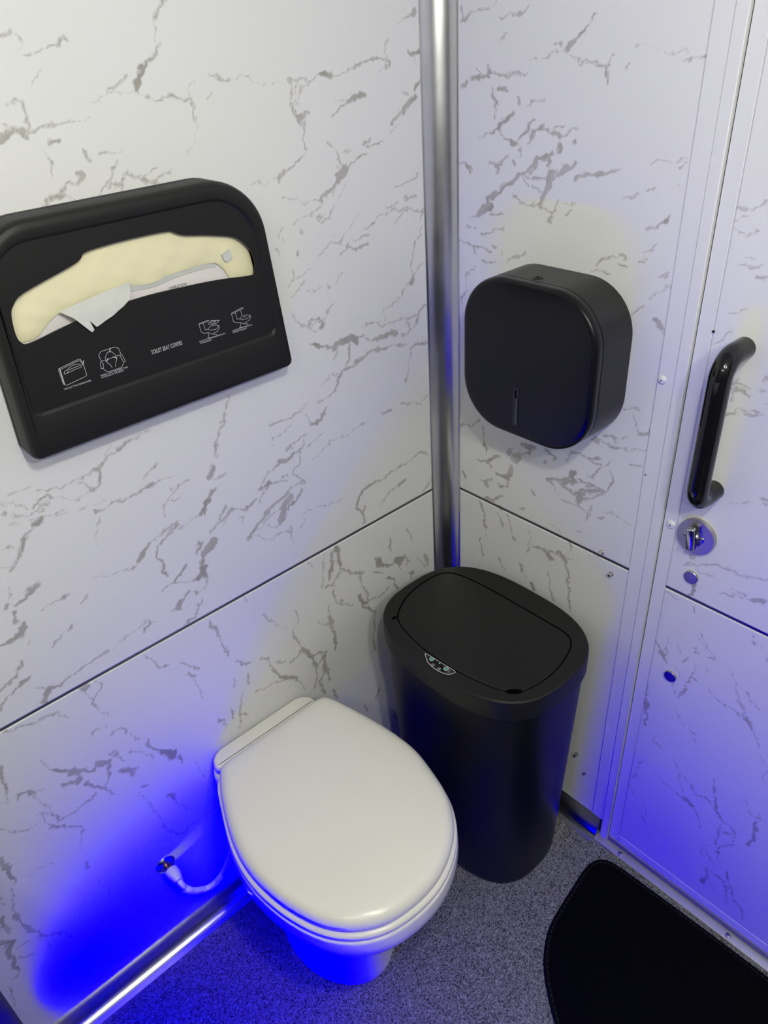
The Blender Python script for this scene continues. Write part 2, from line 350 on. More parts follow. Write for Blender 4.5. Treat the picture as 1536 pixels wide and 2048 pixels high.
def emission(name, col, strength):
    m = bpy.data.materials.new(name); m.use_nodes = True
    nt = m.node_tree; nt.nodes.clear()
    o = nt.nodes.new('ShaderNodeOutputMaterial'); e = nt.nodes.new('ShaderNodeEmission')
    e.inputs[0].default_value = (*col, 1); e.inputs[1].default_value = strength
    nt.links.new(e.outputs[0], o.inputs[0])
    return m
VEINS={
 'wall_back':'17 -706 1703 -696 1707 -691 1710 -688 1706;5 -688 1706 -691 1691;14 -684 1687 -668 1690 -645 1693 -630 1699;9 -683 1658 -668 1668;8 -722 1636 -705 1646 -696 1643;20 -702 1642 -704 1628 -702 1615 -699 1611;24 -732 1606 -719 1610 -706 1607;9 -733 1624 -728 1613;39 -740 1601 -729 1606;15 -706 1609 -680 1612 -646 1612;5 -646 1612 -626 1615;5 -622 1629 -593 1637 -571 1639 -554 1637;16 -591 1640 -573 1648 -564 1652;36 -553 1642 -550 1652 -540 1659;20 -540 1659 -527 1670 -516 1676 -511 1683;10 -516 1687 -511 1702 -511 1713;17 -510 1713 -503 1721 -494 1731;9 -554 1637 -534 1628;17 -534 1626 -524 1625 -511 1626 -485 1620;15 -484 1621 -482 1614 -486 1597 -479 1595;8 -482 1621 -478 1636 -470 1638;8 -458 1618 -445 1627;6 -477 1594 -482 1574 -501 1556;25 -684 1594 -668 1593;9 -698 1592 -695 1582 -692 1567 -686 1553;21 -694 1580 -690 1570;19 -642 1581 -644 1568;9 -625 1572 -590 1576;25 -659 1556 -651 1554 -670 1544;18 -670 1544 -683 1536 -711 1526;12 -683 1538 -671 1525;13 -601 1560 -610 1550 -625 1536 -639 1523;24 -616 1542 -631 1530;13 -592 1545 -604 1533 -614 1520;20 -604 1533 -619 1530;13 -593 1544 -573 1533 -551 1525;19 -573 1533 -555 1528;9 -585 1542 -565 1539 -553 1543;10 -557 1529 -528 1540;12 -445 1642 -400 1638;6 -400 1638 -373 1627 -354 1626 -338 1629;13 -316 1628 -297 1626;13 -308 1625 -312 1613 -319 1595 -310 1576 -300 1568;13 -300 1622 -306 1604 -313 1592 -307 1576 -297 1569;8 -293 1618 -301 1600 -308 1592;21 -304 1576 -293 1580 -287 1585;11 -297 1626 -276 1624 -259 1626;27 -262 1626 -234 1628;11 -293 1614 -276 1622;16 -226 1626 -203 1631 -167 1638 -137 1642 -118 1641;27 -115 1640 -121 1630;8 -121 1630 -142 1620;12 -127 1652 -123 1642;10 -117 1663 -125 1654;17 -81 1689 -65 1695 -52 1699;10 -97 1679 -81 1689;30 -58 1697 -52 1700;38 -68 1643 -51 1645;13 -55 1641 -55 1627;26 -53 1604 -60 1594;48 -58 1581 -78 1571;37 -78 1571 -89 1561;18 -88 1566 -120 1548;10 -97 1590 -58 1584;8 -96 1547 -123 1534;42 -177 1597 -192 1591;17 -192 1591 -217 1582 -247 1571;7 -192 1593 -233 1591;16 -296 1571 -295 1555 -299 1540;31 -298 1538 -297 1534;10 -297 1534 -307 1521;24 -307 1521 -328 1510 -354 1502;9 -353 1506 -402 1500;16 -353 1508 -352 1495;12 -254 1538 -244 1528;17 -236 1521 -232 1512 -235 1500;7 -238 1511 -242 1497;18 -176 1508 -199 1503 -218 1493;88 -227 1492 -235 1487;58 -236 1485 -241 1477;28 -241 1477 -258 1465 -276 1455;20 -277 1454 -291 1458;10 -291 1458 -316 1460 -338 1468 -350 1474;7 -244 1474 -256 1454;8 -220 1476 -238 1455 -258 1439 -269 1424;7 -228 1514 -200 1520;15 -175 1522 -156 1520 -137 1527;13 -184 1526 -165 1530;11 -282 1448 -299 1438 -337 1432;13 -274 1434 -290 1433 -278 1422 -264 1428 -261 1437;12 -370 1420 -358 1429;15 -362 1415 -361 1407;11 -376 1402 -371 1390;17 -328 1413 -320 1416;17 -337 1382 -335 1390;11 -346 1359 -348 1347 -361 1341;7 -346 1345 -310 1356;11 -359 1321 -343 1330 -331 1339;9 -268 1396 -256 1395;14 -293 1372 -270 1384 -249 1381 -237 1391;8 -237 1391 -195 1423;19 -248 1366 -231 1374;21 -228 1371 -215 1365 -186 1372;12 -214 1380 -182 1384;12 -190 1395 -169 1402 -159 1414;17 -178 1399 -166 1399;10 -159 1414 -131 1406 -121 1415;14 -139 1420 -115 1420;17 -124 1414 -92 1408 -52 1397;12 -101 1415 -103 1405 -117 1391;16 -52 1398 -54 1384;18 -94 1426 -67 1424;12 -110 1450 -86 1452 -59 1459;10 -50 1370 -70 1352 -76 1335;16 -75 1344 -82 1310 -86 1284 -100 1266 -110 1257;41 -83 1283 -87 1272;14 -86 1290 -73 1299 -53 1307;10 -110 1257 -136 1250 -158 1244 -157 1225;12 -272 1286 -290 1271 -299 1262;14 -360 1286 -349 1272 -335 1260 -315 1249;12 -333 1270 -324 1259 -302 1263;20 -300 1260 -306 1249;17 -334 1262 -328 1271 -302 1263;12 -249 1334 -267 1319 -284 1316;9 -321 1321 -300 1317;20 -50 1227 -74 1214 -94 1212;14 -94 1212 -130 1210 -161 1216;17 -74 1214 -75 1192 -88 1186;17 -100 1211 -92 1189 -115 1181;13 -190 1234 -215 1227;16 -161 1216 -187 1229 -200 1225;25 -327 1226 -301 1216 -272 1214 -243 1214;55 -284 1208 -266 1210 -240 1211 -229 1205;19 -243 1212 -206 1210;24 -207 1198 -184 1197 -152 1197;35 -180 1193 -152 1194 -128 1190;19 -274 1204 -287 1187;20 -246 1204 -247 1180 -256 1165;40 -233 1167 -202 1172;35 -202 1172 -162 1172;21 -162 1172 -105 1164;26 -93 1150 -50 1149;24 -233 1165 -257 1159 -277 1147;24 -277 1147 -290 1127 -306 1123;14 -306 1123 -331 1120;12 -276 1155 -294 1156 -324 1148;16 -353 1122 -371 1115;23 -371 1115 -396 1114;13 -396 1114 -438 1111;11 -395 1097 -414 1089 -434 1088 -440 1072;19 -362 1109 -354 1085;37 -355 1083 -340 1082 -317 1093;17 -317 1090 -309 1099;14 -360 1068 -379 1062 -408 1058;23 -412 1054 -395 1054;20 -373 1054 -379 1040 -393 1039;36 -432 1036 -415 1038 -397 1041;12 -322 1056 -345 1046 -368 1042;14 -314 1029 -338 1019;9 -314 1031 -267 1031 -219 1034;9 -357 1017 -338 1019;13 -94 1142 -105 1099 -110 1078;30 -177 1040 -154 1039;12 -130 1040 -73 1023 -52 1037;27 -60 899 -83 909;19 -78 909 -134 900 -175 896;29 -175 896 -215 894 -245 890;32 -249 891 -259 877 -265 861;32 -265 861 -250 838 -248 810;21 -250 835 -238 852;35 -128 865 -146 858;15 -146 858 -198 836;14 -48 827 -73 810;14 -503 1196 -509 1184;25 -519 1165 -524 1153;17 -525 1150 -542 1128 -553 1103;14 -509 1184 -522 1166;39 -554 1083 -573 1066;15 -537 1063 -566 1057;46 -569 1040 -586 1022;24 -586 1022 -602 1005;17 -384 1032 -386 1013 -403 1000;16 -433 1033 -455 1024 -471 1011 -481 996;29 -483 1000 -470 997 -455 1005;17 -455 1007 -419 991;20 -431 1004 -417 1003;15 -471 994 -484 977;24 -403 1000 -391 985 -385 975;25 -391 961 -404 943 -424 934;69 -417 956 -434 943 -445 920;42 -422 968 -460 955 -473 944;28 -469 946 -492 933 -516 917;14 -392 975 -418 973 -441 964;14 -411 946 -456 940 -486 930;12 -520 914 -503 911 -485 892 -465 887 -452 895;14 -498 922 -477 919 -453 912;14 -453 892 -422 879;18 -427 893 -428 861;9 -398 908 -364 906 -334 900;10 -334 902 -286 894;20 -489 986 -514 978 -542 990;25 -542 988 -567 978 -591 967;14 -546 987 -571 958;28 -552 1000 -571 986;58 -583 946 -601 935 -613 924;16 -525 967 -526 954;17 -389 896 -403 881;12 -879 1173 -859 1174 -840 1170;13 -834 1162 -819 1156 -801 1155 -779 1155;9 -779 1155 -754 1157;29 -748 1160 -744 1153;16 -742 1159 -722 1173 -706 1181;11 -743 1162 -726 1175 -715 1190;27 -706 1179 -686 1183;12 -686 1183 -649 1188;22 -744 1150 -748 1134 -761 1130;16 -774 1149 -761 1133;11 -762 1128 -781 1124 -797 1130 -811 1142 -824 1148;21 -824 1148 -840 1145 -847 1141;15 -822 1139 -838 1137;11 -847 1141 -863 1149 -867 1156 -886 1165;27 -887 1151 -879 1150;10 -885 1145 -856 1133 -831 1133;10 -887 1132 -862 1126 -834 1122 -808 1117;6 -824 1115 -786 1107 -745 1107;33 -842 1119 -857 1116;15 -857 1116 -867 1106;26 -871 1101 -883 1087;15 -883 1087 -894 1074 -906 1061;11 -901 1096 -889 1088;9 -918 1070 -906 1068 -895 1078;23 -767 1093 -753 1093;26 -737 1093 -715 1094 -698 1093;9 -758 1092 -737 1093;17 -698 1093 -679 1098 -656 1101;25 -687 1096 -674 1101;9 -656 1101 -628 1096;12 -681 1112 -654 1129;12 -764 1083 -774 1058 -778 1033;8 -546 1104 -560 1088 -578 1068;18 -609 1078 -626 1076;12 -626 1076 -650 1062 -661 1048 -666 1031;13 -646 1058 -624 1057;16 -567 1043 -582 1025;28 -582 1021 -595 1004;10 -595 1004 -624 1001 -657 998;13 -645 1015 -674 1006 -697 998;25 -646 1010 -658 1004 -678 991;29 -699 999 -712 989;34 -712 989 -726 976;13 -733 968 -753 970 -771 976;8 -771 976 -803 986;21 -686 989 -691 971 -688 949;30 -688 949 -681 923;32 -646 928 -654 920;20 -654 920 -674 906;14 -674 906 -704 896;14 -674 906 -665 895;74 -588 946 -608 932;43 -613 954 -624 938;44 -611 931 -618 913;72 -613 900 -619 888;30 -619 888 -642 885;10 -642 885 -665 894;12 -617 877 -627 859 -642 857;37 -640 858 -642 857;53 -671 857 -682 847;27 -657 868 -672 854;18 -693 850 -679 848;15 -631 842 -654 816 -681 802;22 -674 805 -658 812;28 -738 846 -748 841;9 -745 851 -775 848 -810 836;17 -748 862 -730 844;12 -877 1022 -876 1022;41 -882 1017 -895 1011;25 -898 1010 -917 1002;37 -924 1012 -932 1003;11 -918 1033 -920 1021;30 -921 991 -925 976;65 -920 961 -927 952;35 -927 952 -948 948 -958 949;19 -847 978 -860 975;10 -860 975 -887 972;11 -815 960 -826 954;20 -853 918 -862 914;15 -873 916 -891 901;12 -917 936 -922 925;16 -940 903 -958 883 -986 866;21 -939 869 -958 862 -981 852 -995 839;32 -944 869 -951 868;24 -816 840 -842 836 -856 833;20 -856 833 -889 832 -904 825;35 -905 830 -926 821 -936 806;22 -937 843 -926 831;17 -1003 792 -969 784 -942 777;23 -946 782 -926 777;12 -926 777 -910 751;45 -869 788 -875 796;15 -869 781 -867 749 -862 734;15 -854 792 -845 785 -856 767 -866 760;9 -861 729 -852 710;10 -862 698 -865 688;16 -884 688 -874 692;20 -855 667 -838 662 -835 651;9 -831 643 -808 613;35 -805 600 -791 565;68 -786 557 -766 530;23 -767 526 -752 499;15 -841 605 -821 585 -803 554;19 -760 539 -758 532;20 -872 626 -862 619;20 -869 616 -852 598 -855 587;61 -897 621 -880 609;24 -881 606 -880 587 -891 567 -899 561;81 -939 637 -933 628;41 -959 664 -944 647;33 -925 625 -905 613;36 -960 623 -940 613 -932 610;9 -975 698 -970 678 -959 664;16 -969 675 -959 664;37 -926 591 -915 579 -901 554;29 -901 554 -892 532;10 -892 532 -881 514;42 -862 572 -847 558;39 -847 558 -848 544;14 -847 558 -832 557;33 -1024 659 -1007 645;24 -1022 657 -1031 646;12 -1007 647 -988 631;12 -1006 642 -1000 610 -992 572;20 -992 572 -987 551 -968 548;14 -968 548 -948 548 -935 551 -918 557;24 -947 550 -929 552;16 -1013 593 -993 569;16 -1013 586 -1001 552;37 -1000 547 -988 530;21 -988 530 -964 502;11 -963 496 -979 441;38 -977 404 -978 395;12 -1072 608 -1062 592 -1041 574 -1020 570;26 -1029 736 -1033 708 -1036 679;17 -1033 708 -1040 658;12 -1054 660 -1040 650;16 -1090 555 -1088 526;38 -1088 526 -1090 490;8 -1073 475 -1023 462;15 -846 491 -840 448 -828 401;16 -828 401 -825 356 -809 316;26 -822 338 -797 306 -780 315;15 -780 315 -735 317;52 -798 440 -791 424;18 -792 420 -773 365;27 -842 503 -831 496;12 -729 478 -725 446 -706 382 -736 365;13 -715 442 -699 412;26 -758 785 -754 775;16 -754 775 -740 746 -722 739;24 -705 729 -693 714 -674 693;21 -697 697 -683 681;14 -685 674 -685 644 -680 619;28 -630 786 -627 768;35 -628 780 -624 758;21 -624 758 -618 731 -610 684;18 -556 795 -548 780;19 -517 733 -507 706;12 -506 710 -479 663;16 -446 696 -438 666 -461 653;21 -461 653 -454 616 -442 585;53 -442 585 -422 550;31 -422 550 -405 546 -389 539;32 -422 548 -416 516;23 -416 516 -390 530;18 -442 585 -457 573 -477 571;23 -416 516 -419 479 -426 456;46 -394 529 -395 491;34 -395 491 -412 464 -404 424;33 -390 492 -387 451;30 -382 417 -372 384;24 -543 631 -530 615 -517 575 -509 555;35 -509 553 -480 529 -470 515;18 -484 532 -523 542 -550 545 -571 560;14 -466 514 -455 472;25 -506 594 -492 582;23 -594 656 -576 635 -569 634;19 -607 627 -616 599;20 -576 613 -579 580;16 -595 574 -608 544 -623 486;29 -630 547 -629 523;20 -660 544 -644 517;21 -613 520 -600 509;14 -356 794 -364 759 -374 715;24 -336 784 -347 765;50 -342 758 -352 727;50 -328 787 -320 746;21 -316 744 -332 712 -351 702;25 -358 710 -347 697;30 -321 734 -298 711 -265 686;35 -298 709 -290 700;22 -274 686 -268 653 -254 608;19 -254 604 -222 598 -197 606;37 -279 637 -272 610 -255 600;29 -273 606 -265 588 -240 556;17 -240 553 -250 497 -250 463;31 -250 463 -250 448;22 -348 687 -344 654 -324 634 -295 615;27 -331 655 -327 644;53 -365 624 -358 592;36 -358 588 -358 532;18 -363 653 -362 626;17 -394 631 -379 613 -362 608;78 -218 698 -215 683;27 -227 707 -211 676 -174 664;86 -164 666 -150 656;24 -160 657 -156 637;24 -140 663 -126 647 -136 641;32 -230 670 -207 659;45 -128 611 -115 604;25 -123 604 -121 591;24 -195 636 -177 612 -164 582;23 -182 738 -180 703;28 -126 732 -118 704;46 -76 633 -66 604;20 -101 638 -77 601;14 -400 791 -392 766;28 -298 299 -290 271;28 -245 319 -258 295;30 -206 204 -198 162;36 -1091 551 -1090 519;26 -1090 519 -1090 476;7 -1074 475 -1041 466 -1021 460;8 -964 496 -979 440;33 -978 409 -977 396;9 -973 352 -970 318 -962 249 -978 244;17 -1098 468 -1111 417 -1115 379;26 -1115 406 -1113 360;35 -1111 358 -1102 334;20 -1102 334 -1088 299 -1060 270 -1053 247;20 -1098 312 -1084 291;13 -1103 302 -1095 291 -1093 268 -1086 254;20 -1118 318 -1134 320;67 -1142 340 -1150 325;41 -1150 325 -1152 270;20 -1139 293 -1120 277;17 -1152 270 -1158 247 -1167 251;51 -1133 414 -1135 394;18 -1136 391 -1134 365;39 -1154 363 -1138 342;15 -1120 458 -1123 443;14 -1175 242 -1184 212 -1187 179;12 -1124 220 -1107 217 -1081 212',
 'wall_right':'21 -48 1683 -65 1692;13 -65 1692 -90 1696 -118 1702 -123 1707;17 -48 1701 -52 1687;19 -131 1684 -175 1690 -185 1698;11 -133 1656 -147 1665;51 -262 1643 -266 1651;27 -268 1653 -284 1667;17 -284 1667 -303 1682;18 -236 1646 -249 1650;9 -192 1628 -230 1636 -255 1636 -280 1628;15 -280 1624 -303 1625 -330 1620;17 -330 1620 -330 1598;12 -330 1621 -336 1636 -344 1639;14 -358 1619 -367 1627;7 -365 1642 -386 1643 -415 1639 -445 1636;7 -439 1629 -465 1629;15 -465 1630 -476 1632;21 -80 1616 -92 1609 -114 1609;27 -73 1601 -106 1604;20 -110 1623 -112 1609;18 -117 1608 -173 1609;8 -173 1609 -190 1613;19 -46 1591 -62 1600;35 -128 1590 -146 1590;15 -116 1590 -122 1570 -126 1545;27 -120 1578 -124 1568;29 -169 1579 -172 1567;11 -189 1568 -222 1574;38 -158 1552 -144 1544;21 -144 1544 -130 1532 -104 1521;10 -104 1521 -85 1512;15 -134 1530 -140 1521 -164 1512;27 -157 1513 -175 1511;20 -207 1551 -191 1536 -174 1520;29 -197 1541 -184 1528;20 -221 1542 -201 1529 -192 1511;26 -218 1538 -195 1527;20 -221 1542 -241 1531 -258 1525;16 -241 1538 -260 1540;20 -258 1525 -270 1535 -282 1538;33 -281 1521 -284 1519;12 -174 1512 -181 1492;42 -259 1515 -256 1508;28 -244 1502 -218 1491;44 -214 1490 -201 1478;33 -198 1478 -184 1467;35 -241 1494 -235 1484;56 -268 1484 -256 1473;73 -243 1472 -237 1453;45 -237 1456 -228 1434;36 -284 1492 -272 1482;22 -184 1465 -209 1465 -230 1465;15 -186 1462 -196 1450 -224 1444;30 -228 1434 -226 1420;16 -168 1432 -183 1421 -201 1418 -226 1426;18 -229 1421 -250 1418 -245 1396;18 -250 1418 -259 1436;9 -269 1433 -292 1433;21 -268 1414 -284 1423;32 -284 1470 -295 1475;28 -295 1475 -326 1479 -355 1486;13 -355 1486 -366 1490;41 -177 1463 -159 1451;31 -159 1451 -133 1435 -118 1422;24 -118 1422 -95 1403;49 -115 1410 -91 1396;17 -91 1396 -66 1382;17 -115 1396 -142 1398;41 -128 1478 -128 1475;22 -113 1477 -136 1481 -152 1493;22 -128 1475 -129 1462;28 -165 1486 -169 1481;33 -62 1470 -68 1464;17 -46 1474 -74 1471;9 -410 1500 -454 1508 -469 1514;17 -458 1499 -467 1508;9 -372 1448 -405 1457;10 -415 1468 -426 1467;12 -462 1475 -474 1471;24 -454 1430 -442 1421;19 -421 1406 -442 1421;11 -420 1378 -443 1394;14 -58 1368 -87 1366;14 -96 1360 -147 1373;22 -45 1344 -79 1335 -116 1334;25 -79 1332 -84 1323;27 -116 1349 -128 1345;17 -144 1339 -143 1330;20 -161 1318 -168 1325 -198 1341;18 -100 1311 -129 1314;18 -338 1344 -349 1357 -380 1364;25 -382 1367 -394 1366;23 -384 1352 -399 1352;16 -416 1362 -426 1372;16 -451 1345 -469 1353;12 -451 1326 -472 1336;14 -442 1309 -459 1328;43 -455 1279 -468 1273;25 -468 1273 -475 1261;15 -62 1279 -80 1301;15 -62 1285 -58 1255 -49 1223;20 -412 1281 -431 1297;18 -335 1335 -367 1339;25 -46 960 -73 967 -99 992;21 -107 979 -109 948 -115 934;36 -111 942 -117 931;14 -117 931 -119 916;26 -93 891 -120 901 -131 891;33 -127 906 -153 922;74 -177 944 -180 948;20 -187 957 -174 930;102 -202 940 -195 932;23 -215 952 -241 974;49 -207 970 -234 976;63 -182 910 -179 886;39 -179 886 -146 880;25 -183 882 -177 859 -159 850 -151 858;53 -119 848 -121 842;27 -105 846 -140 862;50 -53 846 -57 837;46 -122 806 -129 811;27 -129 811 -159 829;38 -153 804 -160 800;21 -240 879 -244 871;22 -215 825 -225 829 -222 821;35 -267 979 -293 975;19 -269 954 -274 951;24 -320 994 -343 1004;20 -343 1005 -362 998 -386 990;23 -367 1003 -384 1005;14 -320 994 -315 974;17 -386 990 -382 974 -362 963;17 -392 992 -410 1008;77 -336 953 -333 948;30 -339 954 -303 930 -278 914;23 -278 914 -295 908;25 -301 923 -320 919 -343 913;48 -313 928 -340 939;21 -349 943 -376 951 -365 937;35 -343 916 -372 934 -392 942;30 -376 948 -403 947;62 -355 915 -350 900;25 -356 903 -376 921 -395 935;21 -398 936 -413 960 -420 975;20 -409 988 -416 979;15 -296 902 -306 891 -323 886 -345 889;32 -348 893 -355 887;19 -355 887 -374 883 -370 862;16 -374 886 -384 903;28 -395 883 -407 888;11 -396 904 -428 904 -460 902;20 -354 830 -363 833;29 -369 1040 -378 1038;30 -390 1056 -409 1061;19 -404 1055 -416 1051;22 -371 1044 -394 1041 -425 1044;9 -417 1060 -443 1068;19 -425 1044 -433 1044;14 -431 1039 -464 1050 -474 1056;18 -421 1116 -436 1119 -453 1126;15 -442 1110 -449 1090;31 -451 1085 -466 1088 -473 1093;16 -445 1016 -468 1022;28 -100 792 -115 762 -119 731;14 -119 731 -124 707;19 -153 783 -168 757;17 -180 788 -192 758 -205 730;21 -106 698 -108 661 -115 649;16 -243 779 -241 750 -235 722;26 -248 743 -277 743;54 -284 746 -299 736;32 -290 753 -314 762;42 -318 760 -336 745;31 -336 745 -342 716;22 -342 716 -349 677 -353 629;21 -342 755 -354 762;15 -341 796 -341 779;35 -220 681 -227 662;18 -227 662 -237 652;39 -254 646 -262 635;17 -291 693 -305 652 -311 625;30 -305 659 -314 627;18 -161 665 -178 643;17 -292 819 -317 808',
 'door':'17 -549 1457 -558 1456;10 -558 1455 -568 1455 -578 1461;13 -578 1461 -589 1467;8 -550 1441 -563 1448;13 -552 1430 -562 1422 -570 1422 -579 1431;8 -573 1396 -587 1395;12 -568 1380 -579 1386 -588 1381;13 -584 1380 -595 1382 -603 1388;19 -598 1367 -610 1372;10 -564 1313 -575 1317 -590 1327;11 -550 1264 -561 1276 -574 1288;15 -585 1217 -599 1219;21 -592 1214 -607 1213 -615 1214;20 -596 1205 -612 1206;12 -598 1205 -598 1185;21 -608 1206 -622 1201;9 -619 1215 -631 1215 -645 1216;12 -631 1231 -641 1235;12 -640 1200 -648 1199;21 -587 1164 -603 1168;13 -603 1171 -626 1179 -645 1179;21 -620 1169 -635 1175;8 -608 1018 -627 1020 -650 1025 -684 1037;25 -672 1043 -683 1044;19 -582 888 -592 887;16 -576 861 -584 874 -603 882;18 -603 884 -624 889;21 -624 889 -649 894 -668 893;15 -668 893 -690 899 -714 904;12 -595 871 -627 870;25 -598 833 -594 803;16 -657 857 -684 861;16 -644 837 -672 851 -695 855;49 -699 858 -714 863;17 -711 865 -722 866;21 -556 789 -573 787;25 -550 672 -559 655;46 -562 649 -569 644;25 -569 641 -578 629;13 -568 686 -569 669 -577 652;10 -595 692 -599 666;13 -623 702 -627 688 -636 692;16 -606 651 -617 669;18 -600 785 -608 774;9 -615 736 -638 715;14 -628 744 -641 726;23 -643 716 -644 709;15 -647 712 -664 701;15 -651 694 -665 699;10 -653 672 -653 649;13 -631 656 -632 637 -627 610;20 -632 629 -642 626;23 -623 601 -620 586;21 -620 586 -616 561;11 -619 588 -634 572;10 -597 635 -615 611;11 -600 590 -607 560;10 -612 531 -623 517 -634 498;24 -651 498 -658 495;14 -660 483 -666 471;17 -548 548 -549 524 -554 505;43 -555 500 -558 480;29 -556 476 -559 442;13 -579 426 -582 408 -603 404;11 -664 624 -679 612;15 -679 612 -699 609 -713 605;19 -713 605 -740 598;9 -690 697 -703 673 -719 635;15 -719 635 -736 608;27 -740 603 -757 593;10 -758 589 -770 571 -775 549;18 -728 664 -741 650;10 -741 650 -759 639;25 -716 784 -720 789;15 -716 776 -726 773;8 -734 770 -746 748;12 -630 397 -642 380 -654 344;19 -657 343 -665 320;12 -606 325 -621 313;20 -621 313 -645 309 -673 301;30 -674 303 -693 298;16 -693 296 -707 277 -714 251;18 -664 363 -676 356 -688 336;16 -688 336 -709 347 -724 343;17 -714 410 -724 370;25 -726 360 -734 346;31 -735 344 -751 310;15 -725 340 -744 315;18 -749 301 -753 269 -752 234;23 -755 311 -771 312 -782 300;19 -756 278 -773 294;15 -781 296 -782 268 -761 240;12 -745 225 -735 206 -742 185;24 -760 233 -762 212;12 -762 212 -768 183;14 -728 201 -737 173;17 -740 190 -757 174;34 -753 145 -752 117;30 -752 117 -748 90;17 -756 141 -782 143 -804 118;25 -788 178 -794 157;20 -794 157 -807 126;17 -807 123 -837 90 -843 68;15 -756 108 -778 94;14 -795 133 -809 84;14 -805 394 -812 377;36 -811 366 -813 347;37 -813 340 -812 295;10 -776 404 -794 376 -807 384;17 -570 333 -560 302;21 -559 291 -556 265;13 -559 291 -571 276;14 -593 205 -603 173;14 -586 187 -600 144;14 -552 234 -569 205;9 -770 572 -775 550 -791 526;13 -797 515 -797 482',
}

ICONS=[[[5,-7701,13423,-7418,13466,-7394,13458,-7375,13378,-7372,13228,-7391,13215,-7662,13180,-7700,13205,-7706,13409],[5,-7677,13407,-7431,13447,-7400,13437,-7385,13382],[11,-7688,13418,-7687,13201],[5,-7653,13337,-7641,13364,-7595,13380,-7517,13413,-7429,13404,-7403,13372,-7417,13353,-7474,13352,-7640,13329,-7653,13337],[5,-7608,13338,-7583,13369,-7474,13379,-7428,13380],[11,-7361,13425,-7380,13372]],[[5,-7144,13437,-7102,13475,-6902,13476,-6855,13442,-6844,13347],[5,-7144,13437,-7133,13348,-7071,13344],[5,-6908,13351,-6844,13347,-6830,13339,-6806,13243,-6833,13236],[5,-7070,13319,-7063,13388,-7013,13439,-6960,13427,-6925,13377,-6914,13314,-6942,13271,-6962,13213],[5,-7070,13319,-7028,13266,-7010,13216],[5,-7040,13342,-6949,13349],[11,-6965,13480,-6987,13443],[11,-7032,13355,-7060,13324],[11,-6956,13355,-6916,13322],[5,-7133,13348,-7155,13315,-7162,13246,-7131,13244,-7116,13311,-7128,13338],[5,-7131,13244,-7123,13213,-7078,13174,-6881,13178,-6833,13236,-6863,13337]],[[5,-5605,13431,-5450,13442,-5437,13428,-5537,13425,-5598,13426],[5,-5605,13431,-5597,13312,-5562,13278,-5503,13264],[5,-5537,13425,-5522,13318,-5481,13313],[5,-5481,13313,-5449,13339,-5370,13344,-5311,13327,-5300,13303,-5353,13276,-5437,13287,-5481,13313],[5,-5296,13323,-5288,13285,-5329,13241,-5410,13227],[5,-5503,13264,-5487,13270,-5448,13234,-5410,13227],[5,-5489,13260,-5483,13217,-5512,13190,-5375,13171,-5355,13193,-5412,13220],[5,-5461,13390,-5399,13424,-5266,13390,-5328,13359,-5434,13369,-5461,13390],[5,-5420,13399,-5387,13410,-5329,13391,-5363,13376,-5415,13387]],[[5,-5051,13434,-4851,13470,-4834,13452,-4971,13433,-5046,13419],[5,-5051,13434,-5040,13313,-5010,13280,-4940,13263],[5,-4984,13430,-4969,13321,-4926,13316],[5,-4887,13431,-4878,13352],[5,-4926,13316,-4875,13347,-4810,13343,-4748,13323,-4742,13307,-4805,13282,-4886,13287,-4926,13316],[5,-4873,13315,-4814,13323],[5,-4739,13327,-4733,13290,-4769,13251,-4857,13226],[5,-4940,13263,-4924,13262,-4889,13228,-4857,13226],[5,-4927,13246,-4926,13210,-4955,13186,-4818,13172,-4800,13199,-4858,13219]]]

# ------------------------------------------------------------------ room shell
RX0, RY0 = -1.75, -1.90            # far sides of the room (behind the camera)
Z_SEAM = 0.80
PT = 0.004                         # panel thickness
Y_FRAME0, Y_FRAME1, Y_FRAME2, Y_DOOR = -0.475, -0.504, -0.5225, -0.548
DOOR_END = -1.22

fl = mesh_obj('floor', [(RX0, RY0, 0), (0.03, RY0, 0), (0.03, 0.01, 0), (RX0, 0.01, 0)], [(0, 1, 2, 3)], M_FLOOR)
tag(fl, 'grey speckled vinyl floor', kind='structure')

def warp(A, Zg):
    rs = np.random.RandomState(11)
    out = []
    for _ in range(2):
        d = np.zeros(A.shape)
        for lam, amp in ((.060, .0016), (.030, .0012), (.016, .0010), (.010, .0007)):
            for _k in range(5):
                th, ph = rs.uniform(0, 2 * math.pi, 2)
                k = 2 * math.pi / (lam * rs.uniform(.8, 1.25))
                d += amp / 1.6 * np.sin(k * (A * math.cos(th) + Zg * math.sin(th)) + ph)
        out.append(d)
    return A + out[0], Zg + out[1]

